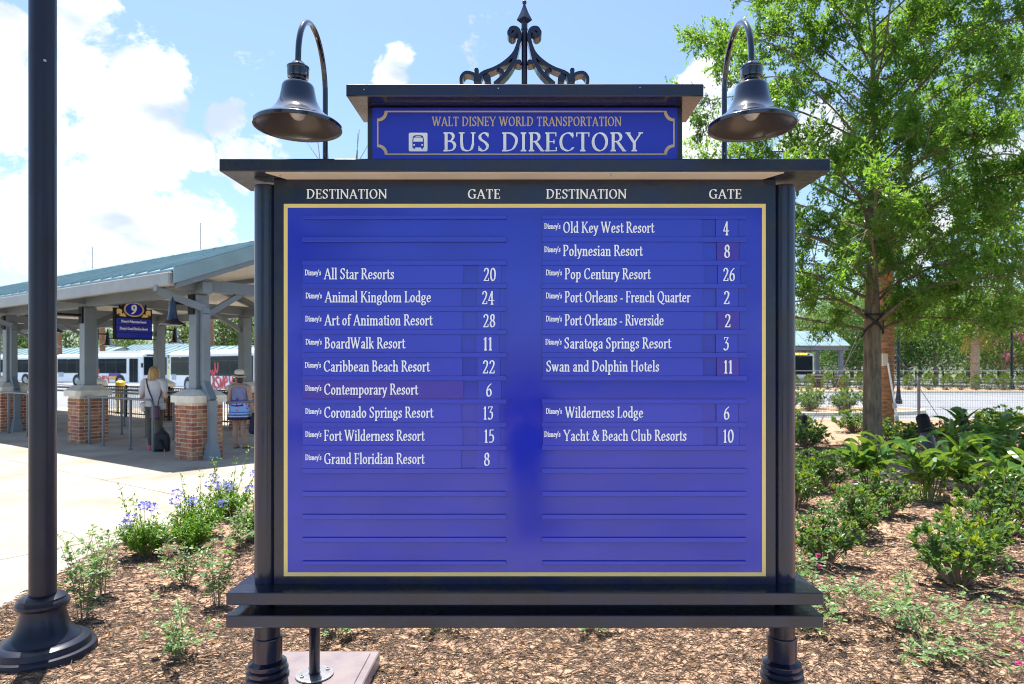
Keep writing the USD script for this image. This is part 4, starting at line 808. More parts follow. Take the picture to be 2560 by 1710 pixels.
# ---------------------------------------------------------------- people and what they carry
M('skin', (.52, .30, .21), rough=.5, var=.06)
M('skin_tan', (.46, .26, .17), rough=.5, var=.06)
M('blond_hair', (.36, .22, .075), rough=.45, var=.35, vs=60, streak=(1, 1, .08), col2=(.17, .09, .03))
M('dark_hair', (.035, .018, .012), rough=.4)
M('blouse', (.46, .43, .43), rough=.8, var=.08, vs=12, bump=.4, bs=30)
M('olive_trousers', (.075, .062, .045), rough=.85, var=.2, vs=10, bump=.3, bs=25)
M('pink_shoe', (.80, .08, .18), rough=.5)
M('purple_bag', (.055, .012, .045), rough=.5)
M('black_cloth', (.012, .012, .014), rough=.7, bump=.2, bs=40)
M('navy_cloth', (.015, .016, .045), rough=.7, bump=.2, bs=40)
M('straw', (.68, .58, .42), rough=.8, var=.1, vs=60, bump=.3, bs=200)
M('grey_top', (.22, .22, .36), rough=.8, var=.15, vs=14, bump=.4, bs=30)
M('brown_leather', (.10, .04, .035), rough=.5)
M('yellow_strap', (.62, .55, .03), rough=.6)
def skirt_material(z0, z1):
    nodes = {'g': ('geometry', {}), 'x': ('separate_xyz', {}), 'f': ('map_range', {'from_min': z0, 'from_max': z1, 'clamp': True}),
             'r': ('rgb_ramp', {'ramp': [(0, (.015, .013, .03)), (.13, (.55, .55, .75)), (.19, (.02, .02, .12)), (.24, (.30, .45, .80)), (.32, (.05, .10, .38)), (.36, (.25, .45, .75)), (.62, (.45, .50, .80)), (.80, (.10, .06, .42)), (.88, (.30, .28, .55)), (1, (.22, .22, .42))], 'interpolate': False}),
             'v': ('voronoi_texture', {'scale': 13.0}), 'vm': ('map_range', {'from_min': .30, 'from_max': .34, 'to_min': 1, 'to_max': 0, 'clamp': True}), 'w': ('voronoi_texture', {'scale': 24.0}), 'wr': ('rgb_ramp', {'ramp': [(0, (.85, .10, .16)), (.45, (.08, .05, .42)), (.75, (.70, .25, .45)), (1, (.75, .75, .85))], 'interpolate': False}),
             'band': ('map_range', {'from_min': .38, 'from_max': .42, 'clamp': True}), 'band2': ('map_range', {'from_min': .72, 'from_max': .76, 'to_min': 1, 'to_max': 0, 'clamp': True}), 'a': ('math', {'math_type': 'multiply'}), 'b': ('math', {'math_type': 'multiply'}), 'mx': ('mix', {}), 'sc': ('separate_color', {}), 'p': ('principled_bsdf', {'roughness': .8})}
    links = [('g.position', 'x.vector'), ('x.z', 'f.value'), ('f.result', 'r.fac'), ('g.position', 'v.vector'), ('v.distance', 'vm.value'), ('v.color', 'sc.color'), ('sc.r', 'wr.fac'), ('f.result', 'band.value'), ('f.result', 'band2.value'), ('band.result', 'a.value1'), ('band2.result', 'a.value2'), ('a.value', 'b.value1'), ('vm.result', 'b.value2'), ('b.value', 'mx.fac'), ('r.color', 'mx.color1'), ('wr.color', 'mx.color2'), ('mx.color', 'p.base_color')]
    mats['skirt_print'] = usdkit.material(stage, '/World/Looks/skirt_print', nodes, links, surface='p.BSDF')
skirt_material(.585, 1.05)
def blend(bones, edge=.02, smooth=8, lam=.5):
    """One continuous figure from joints with radii: the hull of each bone's end spheres, united and smoothed."""
    ms = []
    for bone in bones:
        pts = []
        for (p, r) in bone:
            s = trimesh.creation.icosphere(2, 1.0); pts.append(np.array(s.vertices) * np.broadcast_to(r, 3) + np.asarray(p, float))
        ms.append(manifold3d.Manifold.hull_points(np.vstack(pts)))
    m = manifold3d.Manifold.batch_boolean(ms, manifold3d.OpType.Add).refine_to_length(edge); v, f = arr(m)
    t = trimesh.Trimesh(v, f, process=True); trimesh.smoothing.filter_taubin(t, lamb=lam, nu=lam + .03, iterations=smooth); return np.array(t.vertices), np.array(t.faces)
def hand(wrist, d, palm_n, side, size=.17, curl=.5):
    """A palm with four curled fingers and a thumb from its side, as bones."""
    w, d, n = np.asarray(wrist, float), np.asarray(d, float), np.asarray(palm_n, float); d /= np.linalg.norm(d); n /= np.linalg.norm(n); s = np.cross(d, n) * side
    pal = [[(w, .020), (w + d * .045 + s * .024, .013), (w + d * .045 - s * .024, .013), (w + d * .078 + s * .028, .011), (w + d * .078 - s * .030, .011)]]
    for i, (o, l) in enumerate(((.029, .066), (.010, .076), (-.010, .070), (-.029, .055))):
        a = w + d * .076 + s * o; c1 = d * math.cos(curl) + n * math.sin(curl); c2 = d * math.cos(curl * 2.1) + n * math.sin(curl * 2.1)
        b = a + c1 * l * .5; e = b + c2 * l * .5; pal += [[(a, .0095), (b, .0085)], [(b, .0085), (e, .0070)]]
    a = w + d * .022 + s * .026; b = a + (s * .72 + d * .6 + n * .25) * .036; e = b + (d * .85 + n * .45 + s * .1) * .030
    return pal + [[(a, .013), (b, .010)], [(b, .010), (e, .008)]]
def head(c, yaw, r=.095):
    """Skull, jaw, nose and ears about the head centre c; yaw turns the face from +y towards -x."""
    f = np.array([-math.sin(yaw), math.cos(yaw), 0]); s = np.array([math.cos(yaw), math.sin(yaw), 0]); c = np.asarray(c, float); u = np.array([0, 0, 1.0])
    return [[(c + u * .015, (.074, .078, .088)), (c - f * .015 + u * .02, (.073, .078, .082))], [(c + f * .02 - u * .045, .055), (c + f * .052 - u * .088, .024), (c + u * .0, .068)],
            [(c + f * .083 + u * .002, .010), (c + f * .102 - u * .026, .012), (c + f * .085 - u * .034, .014)], [(c + f * .086 - u * .060, .013), (c + f * .08 - u * .062 + s * .018, .008), (c + f * .08 - u * .062 - s * .018, .008)],
            [(c + s * .076 + u * .0, (.010, .02, .026)), (c + s * .078 - f * .01 - u * .018, .010)], [(c - s * .076, (.010, .02, .026)), (c - s * .078 - f * .01 - u * .018, .010)], [(c - u * .05 - f * .01, .050), (c - u * .17 - f * .035, .054)]]
def eyes(c, yaw, par):
    f = np.array([-math.sin(yaw), math.cos(yaw), 0]); s = np.array([math.cos(yaw), math.sin(yaw), 0]); c = np.asarray(c, float)
    for k in (-1, 1): obj('eye', ell(c + f * .078 + s * k * .032 + np.array([0, 0, .008]), .0125, 2), mats['rubber_black'], par, smooth=True)
def A3(*p): return np.array(p, float)
# woman with blond hair: seen from behind, forearms raised in front of her
P1 = A3(-7.42, 13.22, 0)
w1 = thing('person', 'person with shoulder length blond hair in pale blouse and dark trousers, seen from behind', 'person', P1)
L1 = lambda x, y, z: P1 + A3(x, y, z)
hc = L1(-.01, .015, 1.555); hp_ = L1(0, 0, .93)
bones = head(hc, .05) + [
    [(L1(0, 0, 1.39), (.15, .085, .06)), (L1(0, .0, 1.22), (.15, .10, .1)), (L1(0, 0, 1.08), (.125, .09, .06))], [(L1(0, 0, 1.08), (.125, .09, .06)), (L1(0, -.01, .93), (.165, .115, .09))],
    [(L1(-.165, -.01, 1.365), .055), (L1(0, -.01, 1.39), .07)], [(L1(.165, -.01, 1.365), .055), (L1(0, -.01, 1.39), .07)],
    [(L1(-.185, -.01, 1.345), .056), (L1(-.235, -.03, 1.07), .042)], [(L1(-.235, -.03, 1.07), .042), (L1(-.13, .20, 1.12), .028)],
    [(L1(.185, -.01, 1.345), .056), (L1(.235, -.03, 1.07), .042)], [(L1(.235, -.03, 1.07), .042), (L1(.12, .20, 1.14), .028)],
    [(L1(-.085, -.01, .90), (.088, .10, .08)), (L1(-.075, .0, .50), .062)], [(L1(-.075, 0, .50), .060), (L1(-.065, -.03, .32), .056), (L1(-.065, -.005, .09), .036)], [(L1(-.065, -.01, .06), .036), (L1(-.075, .12, .03), .030)],
    [(L1(.085, -.01, .90), (.088, .10, .08)), (L1(.09, .0, .50), .062)], [(L1(.09, 0, .50), .060), (L1(.10, -.03, .32), .056), (L1(.10, -.005, .09), .036)], [(L1(.10, -.01, .06), .036), (L1(.12, .12, .03), .030)]]
bones += hand(L1(-.13, .20, 1.12), (.25, .45, .25), (.6, -.2, .3), -1) + hand(L1(.12, .20, 1.14), (-.25, .45, .25), (-.6, -.2, .3), 1)
body1 = obj('body', blend(bones, .016), mats['skin'], w1, smooth=True)
eyes(hc, .05, body1)
hair = [[(hc + A3(0, -.012, .035), (.089, .098, .088)), (hc + A3(0, -.045, -.06), (.095, .068, .09))], [(hc + A3(0, -.05, -.06), (.098, .062, .08)), (hc + A3(.0, -.06, -.165), (.112, .050, .045))], [(hc + A3(-.07, -.01, -.02), (.034, .06, .06)), (hc + A3(-.088, -.02, -.16), (.030, .042, .05))], [(hc + A3(.07, -.01, -.02), (.034, .06, .06)), (hc + A3(.088, -.02, -.15), (.030, .042, .05))]]
obj('hair', blend(hair, .014, 4), mats['blond_hair'], w1, smooth=True)
bl = [[(L1(-.17, -.012, 1.375), .060), (L1(.17, -.012, 1.375), .060), (L1(0, -.005, 1.41), (.075, .07, .04))], [(L1(0, 0, 1.36), (.185, .105, .07)), (L1(0, 0, 1.2), (.165, .118, .1)), (L1(0, -.005, 1.02), (.178, .122, .06))], [(L1(0, -.005, 1.03), (.178, .122, .06)), (L1(0, -.012, .885), (.205, .142, .035))],
      [(L1(-.19, -.012, 1.345), .068), (L1(-.232, -.03, 1.16), .062)], [(L1(.19, -.012, 1.345), .068), (L1(.222, -.025, 1.20), .060)], [(L1(-.15, -.06, .92), (.085, .08, .05)), (L1(-.155, -.05, .80), (.075, .075, .035))], [(L1(.16, -.05, .92), (.085, .08, .05)), (L1(.165, -.04, .835), (.075, .075, .035))]]
obj('blouse', blend(bl, .018, 6), mats['blouse'], w1, smooth=True)
tr = [[(L1(-.0, -.012, .93), (.170, .122, .06)), (L1(-.09, -.018, .86), (.100, .120, .08)), (L1(.09, -.018, .86), (.100, .120, .08))]]
for s, kx, ax in ((-1, -.078, -.066), (1, .092, .101)):
    tr += [[(L1(s * .088, -.016, .86), (.098, .118, .08)), (L1(kx, -.002, .50), .071)], [(L1(kx, -.002, .50), .071), (L1(ax, -.032, .33), .065), (L1(ax, -.006, .10), .047)]]
obj('trousers', blend(tr, .018, 5), mats['olive_trousers'], w1, smooth=True)
for ax, tx in ((-.065, -.075), (.10, .12)): obj('shoe', blend([[(L1(ax, -.035, .036), (.042, .045, .036)), (L1(tx, .14, .028), (.043, .05, .028))], [(L1(ax, -.02, .06), .045), (L1(ax, .03, .05), .042)]], .012, 3), mats['pink_shoe'], w1, smooth=True)
sd = [L1(-.12, .085, 1.40), L1(-.128, -.0, 1.435), L1(-.115, -.075, 1.40), L1(-.06, -.122, 1.24), L1(.02, -.135, 1.06), L1(.075, -.145, .90)]
bag1 = thing('shoulder_bag', 'small dark purple shoulder bag on a long strap across the pale blouse', 'bag', L1(.11, -.19, .72))
obj('pouch', blend([[(L1(.05, -.178, .86), (.03, .028, .03)), (L1(.17, -.172, .86), (.03, .028, .03)), (L1(.045, -.180, .66), (.035, .036, .03)), (L1(.175, -.176, .66), (.035, .036, .03))]], .02, 4), mats['purple_bag'], bag1, smooth=True)
obj('strap', cat(tube(spline(sd, 4), .011, 8), tube([L1(.155, -.16, .87), L1(.165, -.14, 1.0), L1(.185, -.10, 1.12), L1(.17, -.05, 1.24)], .010, 8)), mats['black_cloth'], bag1, smooth=50)
pk = A3(-7.17, 13.02, 0)
bp = thing('backpack', 'black backpack standing on the floor beside the pink shoes', 'backpack', pk)
obj('pack', blend([[(pk + A3(-.10, 0, .05), .055), (pk + A3(.10, 0, .05), .055), (pk + A3(-.085, .02, .30), .065), (pk + A3(.075, .02, .30), .065), (pk + A3(0, .03, .40), .045)], [(pk + A3(-.07, -.08, .07), .05), (pk + A3(.07, -.08, .07), .05), (pk + A3(0, -.07, .20), .05)]], .02, 4), mats['black_cloth'], bp, smooth=True)
obj('strap', tube(spline([pk + A3(.09, .03, .34), pk + A3(.15, .02, .25), pk + A3(.165, .0, .12), pk + A3(.17, -.02, .02), pk + A3(.14, -.06, .012)], 5), .013, 8), mats['black_cloth'], bp)
obj('handle', tube(spline([pk + A3(-.03, .03, .43), pk + A3(-.02, .03, .465), pk + A3(.02, .03, .465), pk + A3(.03, .03, .43)], 4), .009, 8), mats['black_cloth'], bp)
# woman in a straw hat: seen from behind, head turned left
P2 = A3(-5.83, 13.5, 0)
w2 = thing('person', 'person in straw hat, grey sleeveless top and blue patterned skirt, seen from behind', 'person', P2)
L2 = lambda x, y, z: P2 + A3(x, y, z)
hc2 = L2(-.015, .01, 1.425)
bones = head(hc2, 1.15) + [
    [(L2(0, 0, 1.27), (.14, .082, .05)), (L2(0, 0, 1.12), (.145, .10, .09)), (L2(0, 0, .98), (.13, .095, .06))], [(L2(0, 0, .98), (.13, .095, .06)), (L2(0, -.01, .84), (.165, .12, .09))],
    [(L2(-.16, 0, 1.25), .052), (L2(0, 0, 1.28), .065)], [(L2(.16, 0, 1.25), .052), (L2(0, 0, 1.28), .065)],
    [(L2(-.178, 0, 1.235), .052), (L2(-.205, -.03, .98), .040)], [(L2(-.205, -.03, .98), .040), (L2(-.16, .17, .90), .027)], [(L2(.178, 0, 1.235), .052), (L2(.225, -.02, .98), .040)], [(L2(.225, -.02, .98), .040), (L2(.262, .02, .77), .027)],
    [(L2(-.085, -.01, .80), (.085, .10, .08)), (L2(-.078, .0, .45), .058)], [(L2(-.078, 0, .45), .056), (L2(-.088, -.03, .30), .056), (L2(-.072, 0, .085), .034)], [(L2(-.072, -.02, .045), .034), (L2(-.082, .13, .028), .026)],
    [(L2(.085, -.01, .80), (.085, .10, .08)), (L2(.075, .0, .45), .058)], [(L2(.075, 0, .45), .056), (L2(.088, -.03, .30), .056), (L2(.105, 0, .085), .034)], [(L2(.105, -.02, .045), .034), (L2(.19, .10, .028), .026)]]
bones += hand(L2(-.16, .17, .90), (.3, .5, .1), (.5, -.2, .3), -1) + hand(L2(.262, .02, .77), (.08, .05, -1), (-.9, .2, 0), 1, curl=.8)
body2 = obj('body', blend(bones, .016), mats['skin_tan'], w2, smooth=True)
eyes(hc2, 1.15, body2)
obj('hair', blend([[(hc2 + A3(.015, -.012, .03), (.086, .088, .07)), (hc2 + A3(.03, -.03, -.06), (.062, .060, .04))]], .014, 3), mats['dark_hair'], w2, smooth=True)
obj('top', blend([[(L2(-.125, 0, 1.268), .052), (L2(.125, 0, 1.268), .052)], [(L2(0, 0, 1.23), (.155, .100, .06)), (L2(0, 0, 1.1), (.158, .112, .1)), (L2(0, -.0, .95), (.160, .115, .06))], [(L2(0, 0, .96), (.160, .115, .06)), (L2(0, -.01, .83), (.188, .138, .04))]], .018, 5), mats['grey_top'], w2, smooth=True)
sk = [(.150, 1.00), (.178, .93), (.20, .84), (.222, .72), (.240, .60), (.243, .585), (.235, .59), (.20, .72), (.14, .99)]
v_, f_ = lathe(sk, (0, 0, 0), 40); wob = 1 + .03 * np.sin(np.arctan2(v_[:, 1], v_[:, 0]) * 7) * np.clip((1.0 - v_[:, 2]) / .4, 0, 1)
obj('skirt', (np.stack([v_[:, 0] * wob, v_[:, 1] * wob * .74 - .01, v_[:, 2]], 1) + P2, f_), mats['skirt_print'], w2, smooth=40)
obj('waist_bow', cat(tube([L2(.0, -.118, 1.03), L2(.0, -.150, .86)], .014, 8), tube([L2(-.12, -.112, .885), L2(0, -.148, .87), L2(.12, -.112, .885)], .02, 8)), mats['plate_purple'], w2)
for ax, tx, ty in ((-.072, -.085, .15), (.105, .205, .115)):
    obj('sandal', cat(blend([[(L2(ax, -.045, .010), (.038, .04, .009)), (L2(tx, ty, .010), (.042, .04, .009))]], .015, 2), tube(spline([L2(ax - .036, -.02, .02), L2(ax - .03, .0, .085), L2(ax, -.035, .092), L2(ax + .03, .0, .085), L2(ax + .036, -.02, .02)], 4), .009, 6), tube(spline([L2((ax + tx) / 2 - .04, ty * .62, .015), L2((ax + tx) / 2, ty * .62, .058), L2((ax + tx) / 2 + .04, ty * .62, .015)], 4), .011, 6)), mats['brown_leather'], w2)
hat = thing('straw_hat', 'cream straw hat with black band on the head of the person in a skirt', 'hat', hc2 + A3(0, 0, .05))
hv, hf = lathe([(.0, .135), (.05, .14), (.080, .128), (.094, .09), (.098, .02), (.140, .003), (.148, .008), (.140, -.004), (.096, .012), (.0, .02)][::-1], (0, 0, 0), 36); hv, hf = tf((hv, hf), hc2 + A3(.0, -.005, .045), ry=.10, rx=.10)
crown_ = obj('crown', (hv, hf), mats['straw'], hat, smooth=35)
hb = tf(lathe([(.0985, .020), (.100, .021), (.0975, .048), (.096, .048)], (0, 0, 0), 36), hc2 + A3(.0, -.005, .045), ry=.10, rx=.10); obj('hat_band', hb, mats['black_cloth'], hat, smooth=35)
bq = A3(-5.50, 13.46, 0)
b2 = thing('carry_bag', 'dark navy bag with yellow strap held by the person in a straw hat', 'bag', bq)
obj('bag_body', blend([[(bq + A3(-.06, 0, .36), .07), (bq + A3(.12, 0, .34), .07), (bq + A3(-.02, 0, .66), .07), (bq + A3(.12, .02, .70), .06)]], .025, 4), mats['navy_cloth'], b2, smooth=True)
obj('strap', cat(tube(spline([bq + A3(-.05, -.05, .66), bq + A3(-.075, -.03, .72), bq + A3(-.07, .02, .69), bq + A3(.02, .05, .66)], 5), .013, 8)), mats['yellow_strap'], b2)
# ---------------------------------------------------------------- trees
def unit(a): return a / (np.linalg.norm(a) + 1e-12)
def make_oak(name, label, base, seed, n_limb=58, per=450, lo=2.45, hi=9.2, rad=3.55, lean=(0, 0)):
    rng = np.random.default_rng(seed); b0 = np.array([*base, 0.0]); t = thing(name, label, 'tree', b0)
    zs = np.linspace(-.05, hi, 16); wob = np.cumsum(rng.normal(0, .02, (16, 2)), 0) * np.clip((zs - 2) / 3, 0, 1)[:, None]
    tr = np.column_stack([base[0] + wob[:, 0] + lean[0] * zs, base[1] + wob[:, 1] + lean[1] * zs, zs])
    rr = np.interp(zs, [-.05, .12, .6, 2.3, 4, hi], [.205, .175, .165, .152, .085, .012])
    trunk = obj('trunk', tube(np.column_stack([np.interp(np.linspace(0, 15, 60), range(16), tr[:, k]) for k in range(3)]), np.interp(np.linspace(0, 15, 60), range(16), rr), 22), mats['bark_oak'], t, smooth=True)
    def prof(z): return rad * float(np.interp(z, [2.2, 2.7, 3.6, 6.5, 8.0, 9.3, 10], [.80, 1.0, 1.0, 1.0, .82, .5, .2]))
    limbs, lb, ld = [], [], []
    for i in range(n_limb):
        f = (i + rng.uniform(0, .8)) / n_limb; z0 = lo - .15 + (hi - lo) * f ** 1.3; az = i * 2.39996 + rng.normal(0, .25)
        p0 = np.array([np.interp(z0, zs, tr[:, k]) for k in range(3)]); R = prof(z0) * rng.uniform(.72, 1.06)
        rise = rng.uniform(.02, .30) + .5 * f; out = np.array([math.cos(az), math.sin(az), 0])
        ctrl = [p0, p0 + out * R * .35 + [0, 0, R * (rise * .5 + .03)], p0 + out * R * .7 + [0, 0, R * rise * .85], p0 + out * R + [0, 0, R * rise * .85 - .12]]
        ctrl = [c + rng.normal(0, .06, 3) * (k > 0) for k, c in enumerate(ctrl)]; q = spline(ctrl, 5); r0 = .040 * (1 - .55 * f) * rng.uniform(.7, 1.1)
        limbs.append(tube(q, np.linspace(r0, .007, len(q)), 6, caps=False))
        for s in np.linspace(.16, 1.0, 10):
            a = q[min(int(s * (len(q) - 1)), len(q) - 1)]; sd = unit(out * rng.uniform(.2, 1) + rng.normal(0, .65, 3) + [0, 0, .12]); L = R * rng.uniform(.20, .36) * (1.1 - .35 * s)
            e = a + sd * L; mid = (a + e) / 2 + rng.normal(0, .05, 3); tw = spline([a, mid, e], 3); limbs.append(tube(tw, np.linspace(.009, .0025, len(tw)), 4, caps=False))
            if rng.uniform() < (.30 if a[2] < 4.2 else .12): continue
            for g in range(int(per / 24 * rng.uniform(.6, 1.4))):              # leafy sprigs along the twig
                p = a + (e - a) * rng.uniform(.1, 1.05) + rng.normal(0, .04, 3); gd = unit(sd * .6 + rng.normal(0, .7, 3) + [0, 0, .05]); gl = rng.uniform(.16, .40); m = 24
                lb.append(p + gd * gl * np.linspace(0, 1, m)[:, None] + rng.normal(0, .018, (m, 3))); ld.append(gd * .7 + rng.normal(0, .6, (m, 3)) + [0, 0, .12])
    obj('limbs', cat(*limbs), mats['bark_oak'], t, smooth=True)
    lb, ld = np.vstack(lb), np.vstack(ld); k = lb[:, 2] > 2.2; lb, ld = lb[k], ld[k]; n = len(lb)
    obj('crown', leaves(lb, ld, rng.uniform(.055, .105, n), rng.uniform(.024, .040, n), .18, rng), mats['oak_leaf'], t)
    return t, trunk
oak, oak_trunk = make_oak('oak_tree', 'young live oak with dense small leaves and strapped trunk right of the sign', (6.66, 12.65), 3)
OX, OY = 6.66, 12.65
oak2, _ = make_oak('oak_tree', 'leafy oak at the far right edge behind the strapped oak', (12.6, 15.6), 17, n_limb=46, per=330, rad=3.8)
# straps and guy wires
st_ = thing('tree_strap', 'black webbing strap crossed round the trunk of the strapped oak', 'strap', (OX, OY, 2.4))
def ringpts(z0, z1, r, a0, a1, n=10): return [(OX + r * math.cos(a), OY + r * math.sin(a), z0 + (z1 - z0) * i / (n - 1)) for i, a in enumerate(np.linspace(a0, a1, n))]
obj('webbing', cat(tube(ringpts(2.66, 2.30, .185, -2.75, -.15), .021, 6), tube(ringpts(2.34, 2.68, .188, -2.95, -.55), .021, 6), tube(ringpts(2.66, 2.66, .186, 0, 2 * math.pi, 26), .02, 6)), mats['strap_black'], st_)
obj('webbing_tail', cat(tube([(OX - .17, OY - .08, 2.36), (OX - .27, OY - .12, 2.22)], .016, 6), tube([(OX + .17, OY - .06, 2.66), (OX + .175, OY - .08, 2.30)], .016, 6)), mats['strap_black'], st_)
def guy(label, a, b, turn=.18):
    a, b = A3(*a), A3(*b); t = thing('guy_wire', label, 'guy wire', b)
    obj('wire', tube([a, b], .0055, 6), mats['wire_steel'], t); d = unit(b - a); c = a + (b - a) * (1 - turn)
    obj('turnbuckle', cat(tube([c, c + d * .28], .016, 8), tube([c - d * .03, c + d * .02], .026, 8), tube([c + d * .26, c + d * .31], .026, 8)), mats['galvanised'], t); obj('anchor', tube([b - d * .05, b + A3(0, 0, -.1)], .02, 8), mats['galvanised'], t)
guy('steel guy wire slanting down left from the oak to the dark uplight beside the sign', (OX - .27, OY - .12, 2.22), (5.45, 13.3, .02))
guy('steel guy wire slanting down right from the oak into the ginger leaves', (OX + .175, OY - .08, 2.30), (7.25, 10.7, .03))
guy('steel guy wire running back from the oak toward the wire fence', (OX - .1, OY + .17, 2.5), (7.35, 16.6, .03))
# the palm behind the oak with its brace
def frond(c, az, el, L, rng, n=26, wid=.42):
    d = A3(math.cos(az) * math.cos(el), math.sin(az) * math.cos(el), math.sin(el)); q = [c + d * L * t + A3(0, 0, -L * .55 * t ** 2.2) for t in np.linspace(0, 1, 9)]; q = np.array(q)
    bs, ds, ls = [], [], []; side = unit(np.cross(d, [0, 0, 1.0]))
    for t in np.linspace(.22, 1, n):
        p = np.array([np.interp(t * 8, range(9), q[:, k]) for k in range(3)]); tg = unit(np.gradient(q, axis=0)[int(t * 8)])
        for s in (-1, 1): bs.append(p); ds.append(tg * .75 + side * s * .8 + A3(0, 0, -.25) + rng.normal(0, .08, 3)); ls.append(L * wid * (1 - .55 * abs(t - .5)))
    v = leaves(np.array(bs), np.array(ds), np.array(ls), np.array(ls) * .09, .2, rng)
    return v, tube(q, np.linspace(.03, .006, 9), 5, caps=False)
def make_palm(name, label, base, h, r, seed, fr=20, L=1.9, bark='bark_palm', dry=0):
    rng = np.random.default_rng(seed); b = np.array([*base, -.05]); t = thing(name, label, 'palm tree', b)
    z = np.linspace(0, h, int(h / .09)); rad = r * (1 + .05 * np.sin(z * 38) + .25 * np.exp(-z / .35)); tr = np.column_stack([b[0] + .03 * np.sin(z * .8), np.full_like(z, b[1]), z - .05])
    trunk = obj('trunk', tube(tr, rad, 16), mats[bark], t, smooth=30)
    boots = []
    for i in range(70):
        a = i * 2.4; zz = h - 1.5 + 1.45 * i / 70; o = A3(math.cos(a), math.sin(a), 0); c = A3(b[0], b[1], zz) + o * r * .9
        boots.append(hull([c + side * w + o * dd + A3(0, 0, e) for side in [unit(np.cross(o, [0, 0, 1.0]))] for w, dd, e in ((-.07, 0, 0), (.07, 0, 0), (-.05, .12, .26), (.05, .12, .26), (0, .02, -.02), (0, .15, .25))]))
    obj('leaf_boots', cat(*boots), mats[bark], t)
    c = A3(b[0], b[1], h); g, s = zip(*[frond(c, i * 2.4, rng.uniform(-.15, 1.15), L * rng.uniform(.8, 1.1), rng) for i in range(fr)])
    obj('fronds', cat(*g), mats['palm_leaf'], t); obj('frond_stems', cat(*s), mats['stem_green'], t)
    if dry:
        g, s = zip(*[frond(c - A3(0, 0, .25), i * 2.4 + .5, rng.uniform(-1.0, -.3), L * .7, rng) for i in range(dry)]); obj('dry_fronds', cat(*g, *s), mats['palm_dry'], t)
    return t, trunk
PX, PY = 9.28, 17.0
palm, ptr = make_palm('palm_tree', 'palm with reddish brown trunk directly behind the strapped oak trunk', (PX, PY), 5.3, .19, 5, fr=16, L=1.5)
blk = [obj('brace_block', bx(PX - .20 + .0, PX - .06, PY - .255, PY - .20, 1.68, 1.99, .006), mats['cap_stone'], palm, label='pale wooden brace block strapped to the trunk')]
for z in (1.72, 1.83, 1.95): obj('brace_band', tube([(PX + .235 * math.cos(a), PY + .262 * math.sin(a), z) for a in np.linspace(0, 2 * math.pi, 24)], .011, 5), mats['galvanised'], palm)
rod = thing('brace_rod', 'pale steel brace rod with turnbuckle leaning on the palm behind the oak', 'brace rod', (PX + .1, PY - .6, 0))
obj('rod', tube([(PX - .08, PY - .27, 1.76), (PX + .05, PY - .55, .1)], .022, 10), mats['white_vinyl'], rod); obj('turnbuckle', cat(tube([(PX - .005, PY - .43, .74), (PX + .002, PY - .45, .62)], .055, 10), tube([(PX + .02, PY - .50, .42), (PX + .03, PY - .52, .18)], .042, 10)), mats['galvanised'], rod)
# a bare leafless shrub tree behind the sign
bt = thing('bare_tree', 'bare leafless twigs of a small tree between the left lamp and header', 'tree', (-2.55, 9.2, 0))
rng = np.random.default_rng(2); tw = []
for i in range(15):
    a = rng.uniform(0, 6.28); top = A3(-2.5 + rng.uniform(-.38, .38), 9.2 + rng.uniform(-.4, .4), rng.uniform(4.0, 5.1)); b = A3(-2.55, 9.2, rng.uniform(1.6, 2.2)); q = spline([A3(-2.55, 9.2, 0) + rng.normal(0, .03, 3) * [1, 1, 0], b, (b + top) / 2 + rng.normal(0, .06, 3), top], 5); tw.append(tube(q, np.linspace(.02, .0035, len(q)), 5))
    for s in rng.uniform(.5, .95, 4): p = q[int(s * (len(q) - 1))]; tw.append(tube([p, p + A3(rng.normal(0, .16), rng.normal(0, .16), rng.uniform(.15, .5))], [.006, .002], 4))
obj('twigs', cat(*tw), mats['twig_brown'], bt)
# ---------------------------------------------------------------- bed plants
def hawthorn(seed, h=.52, r=.35, tips=66, yellow=.16):
    rng = np.random.default_rng(seed); st, lb, ld, yb, yd = [], [], [], [], []
    for i in range(tips):
        a, k = rng.uniform(0, 6.28), math.sqrt(rng.uniform(.03, 1)); z = h * (.30 + .70 * math.sqrt(max(0, 1 - k * k * .85))) * rng.uniform(.62, 1.08); e = A3(r * k * math.cos(a), r * k * math.sin(a), z); b = A3(.03 * math.cos(a), .03 * math.sin(a), -.02); m = A3(e[0] * .5, e[1] * .5, z * .45) + rng.normal(0, .02, 3)
        q = spline([b, m, e], 4); st.append(tube(q, np.linspace(.006, .002, len(q)), 4, caps=False)); up = unit(q[-1] - q[-3])
        new = rng.uniform() < yellow and z > h * .55
        for tt, cnt, sp in ((1.0, 9, .9), (.86, 6, 1.3), (.72, 4, 1.4)):
            p = q[int(tt * (len(q) - 1))]; n = cnt
            d = up * (.75 if tt == 1 else .25) + rng.normal(0, 1, (n, 3)) * .55 * sp; (yb if new and tt == 1 else lb).append(p + rng.normal(0, .008, (n, 3))); (yd if new and tt == 1 else ld).append(d + (up * .6 if new and tt == 1 else 0))
    lb, ld = np.vstack(lb), np.vstack(ld); n = len(lb); parts = [('stems', cat(*st), 'twig_brown'), ('leaves', leaves(lb, ld, rng.uniform(.042, .074, n), rng.uniform(.022, .035, n), .16, rng, six=True), 'hawthorn_leaf')]
    if yb: yb, yd = np.vstack(yb), np.vstack(yd); parts.append(('new_leaves', leaves(yb, yd, rng.uniform(.05, .075, len(yb)), rng.uniform(.019, .027, len(yb)), .2, rng, six=True), 'new_leaf'))
    return parts
def plant(name, label, category, parts, loc, rotz=0.0, group=None, scale=None):
    t = thing(name, label, category, loc, rotz, group, scale=scale)
    for n, m, mt in parts: obj(n, m, mats[mt], t, local=True)
    return t
HW = [hawthorn(31), hawthorn(32, yellow=.3), hawthorn(33, yellow=.04)]
protos = {}
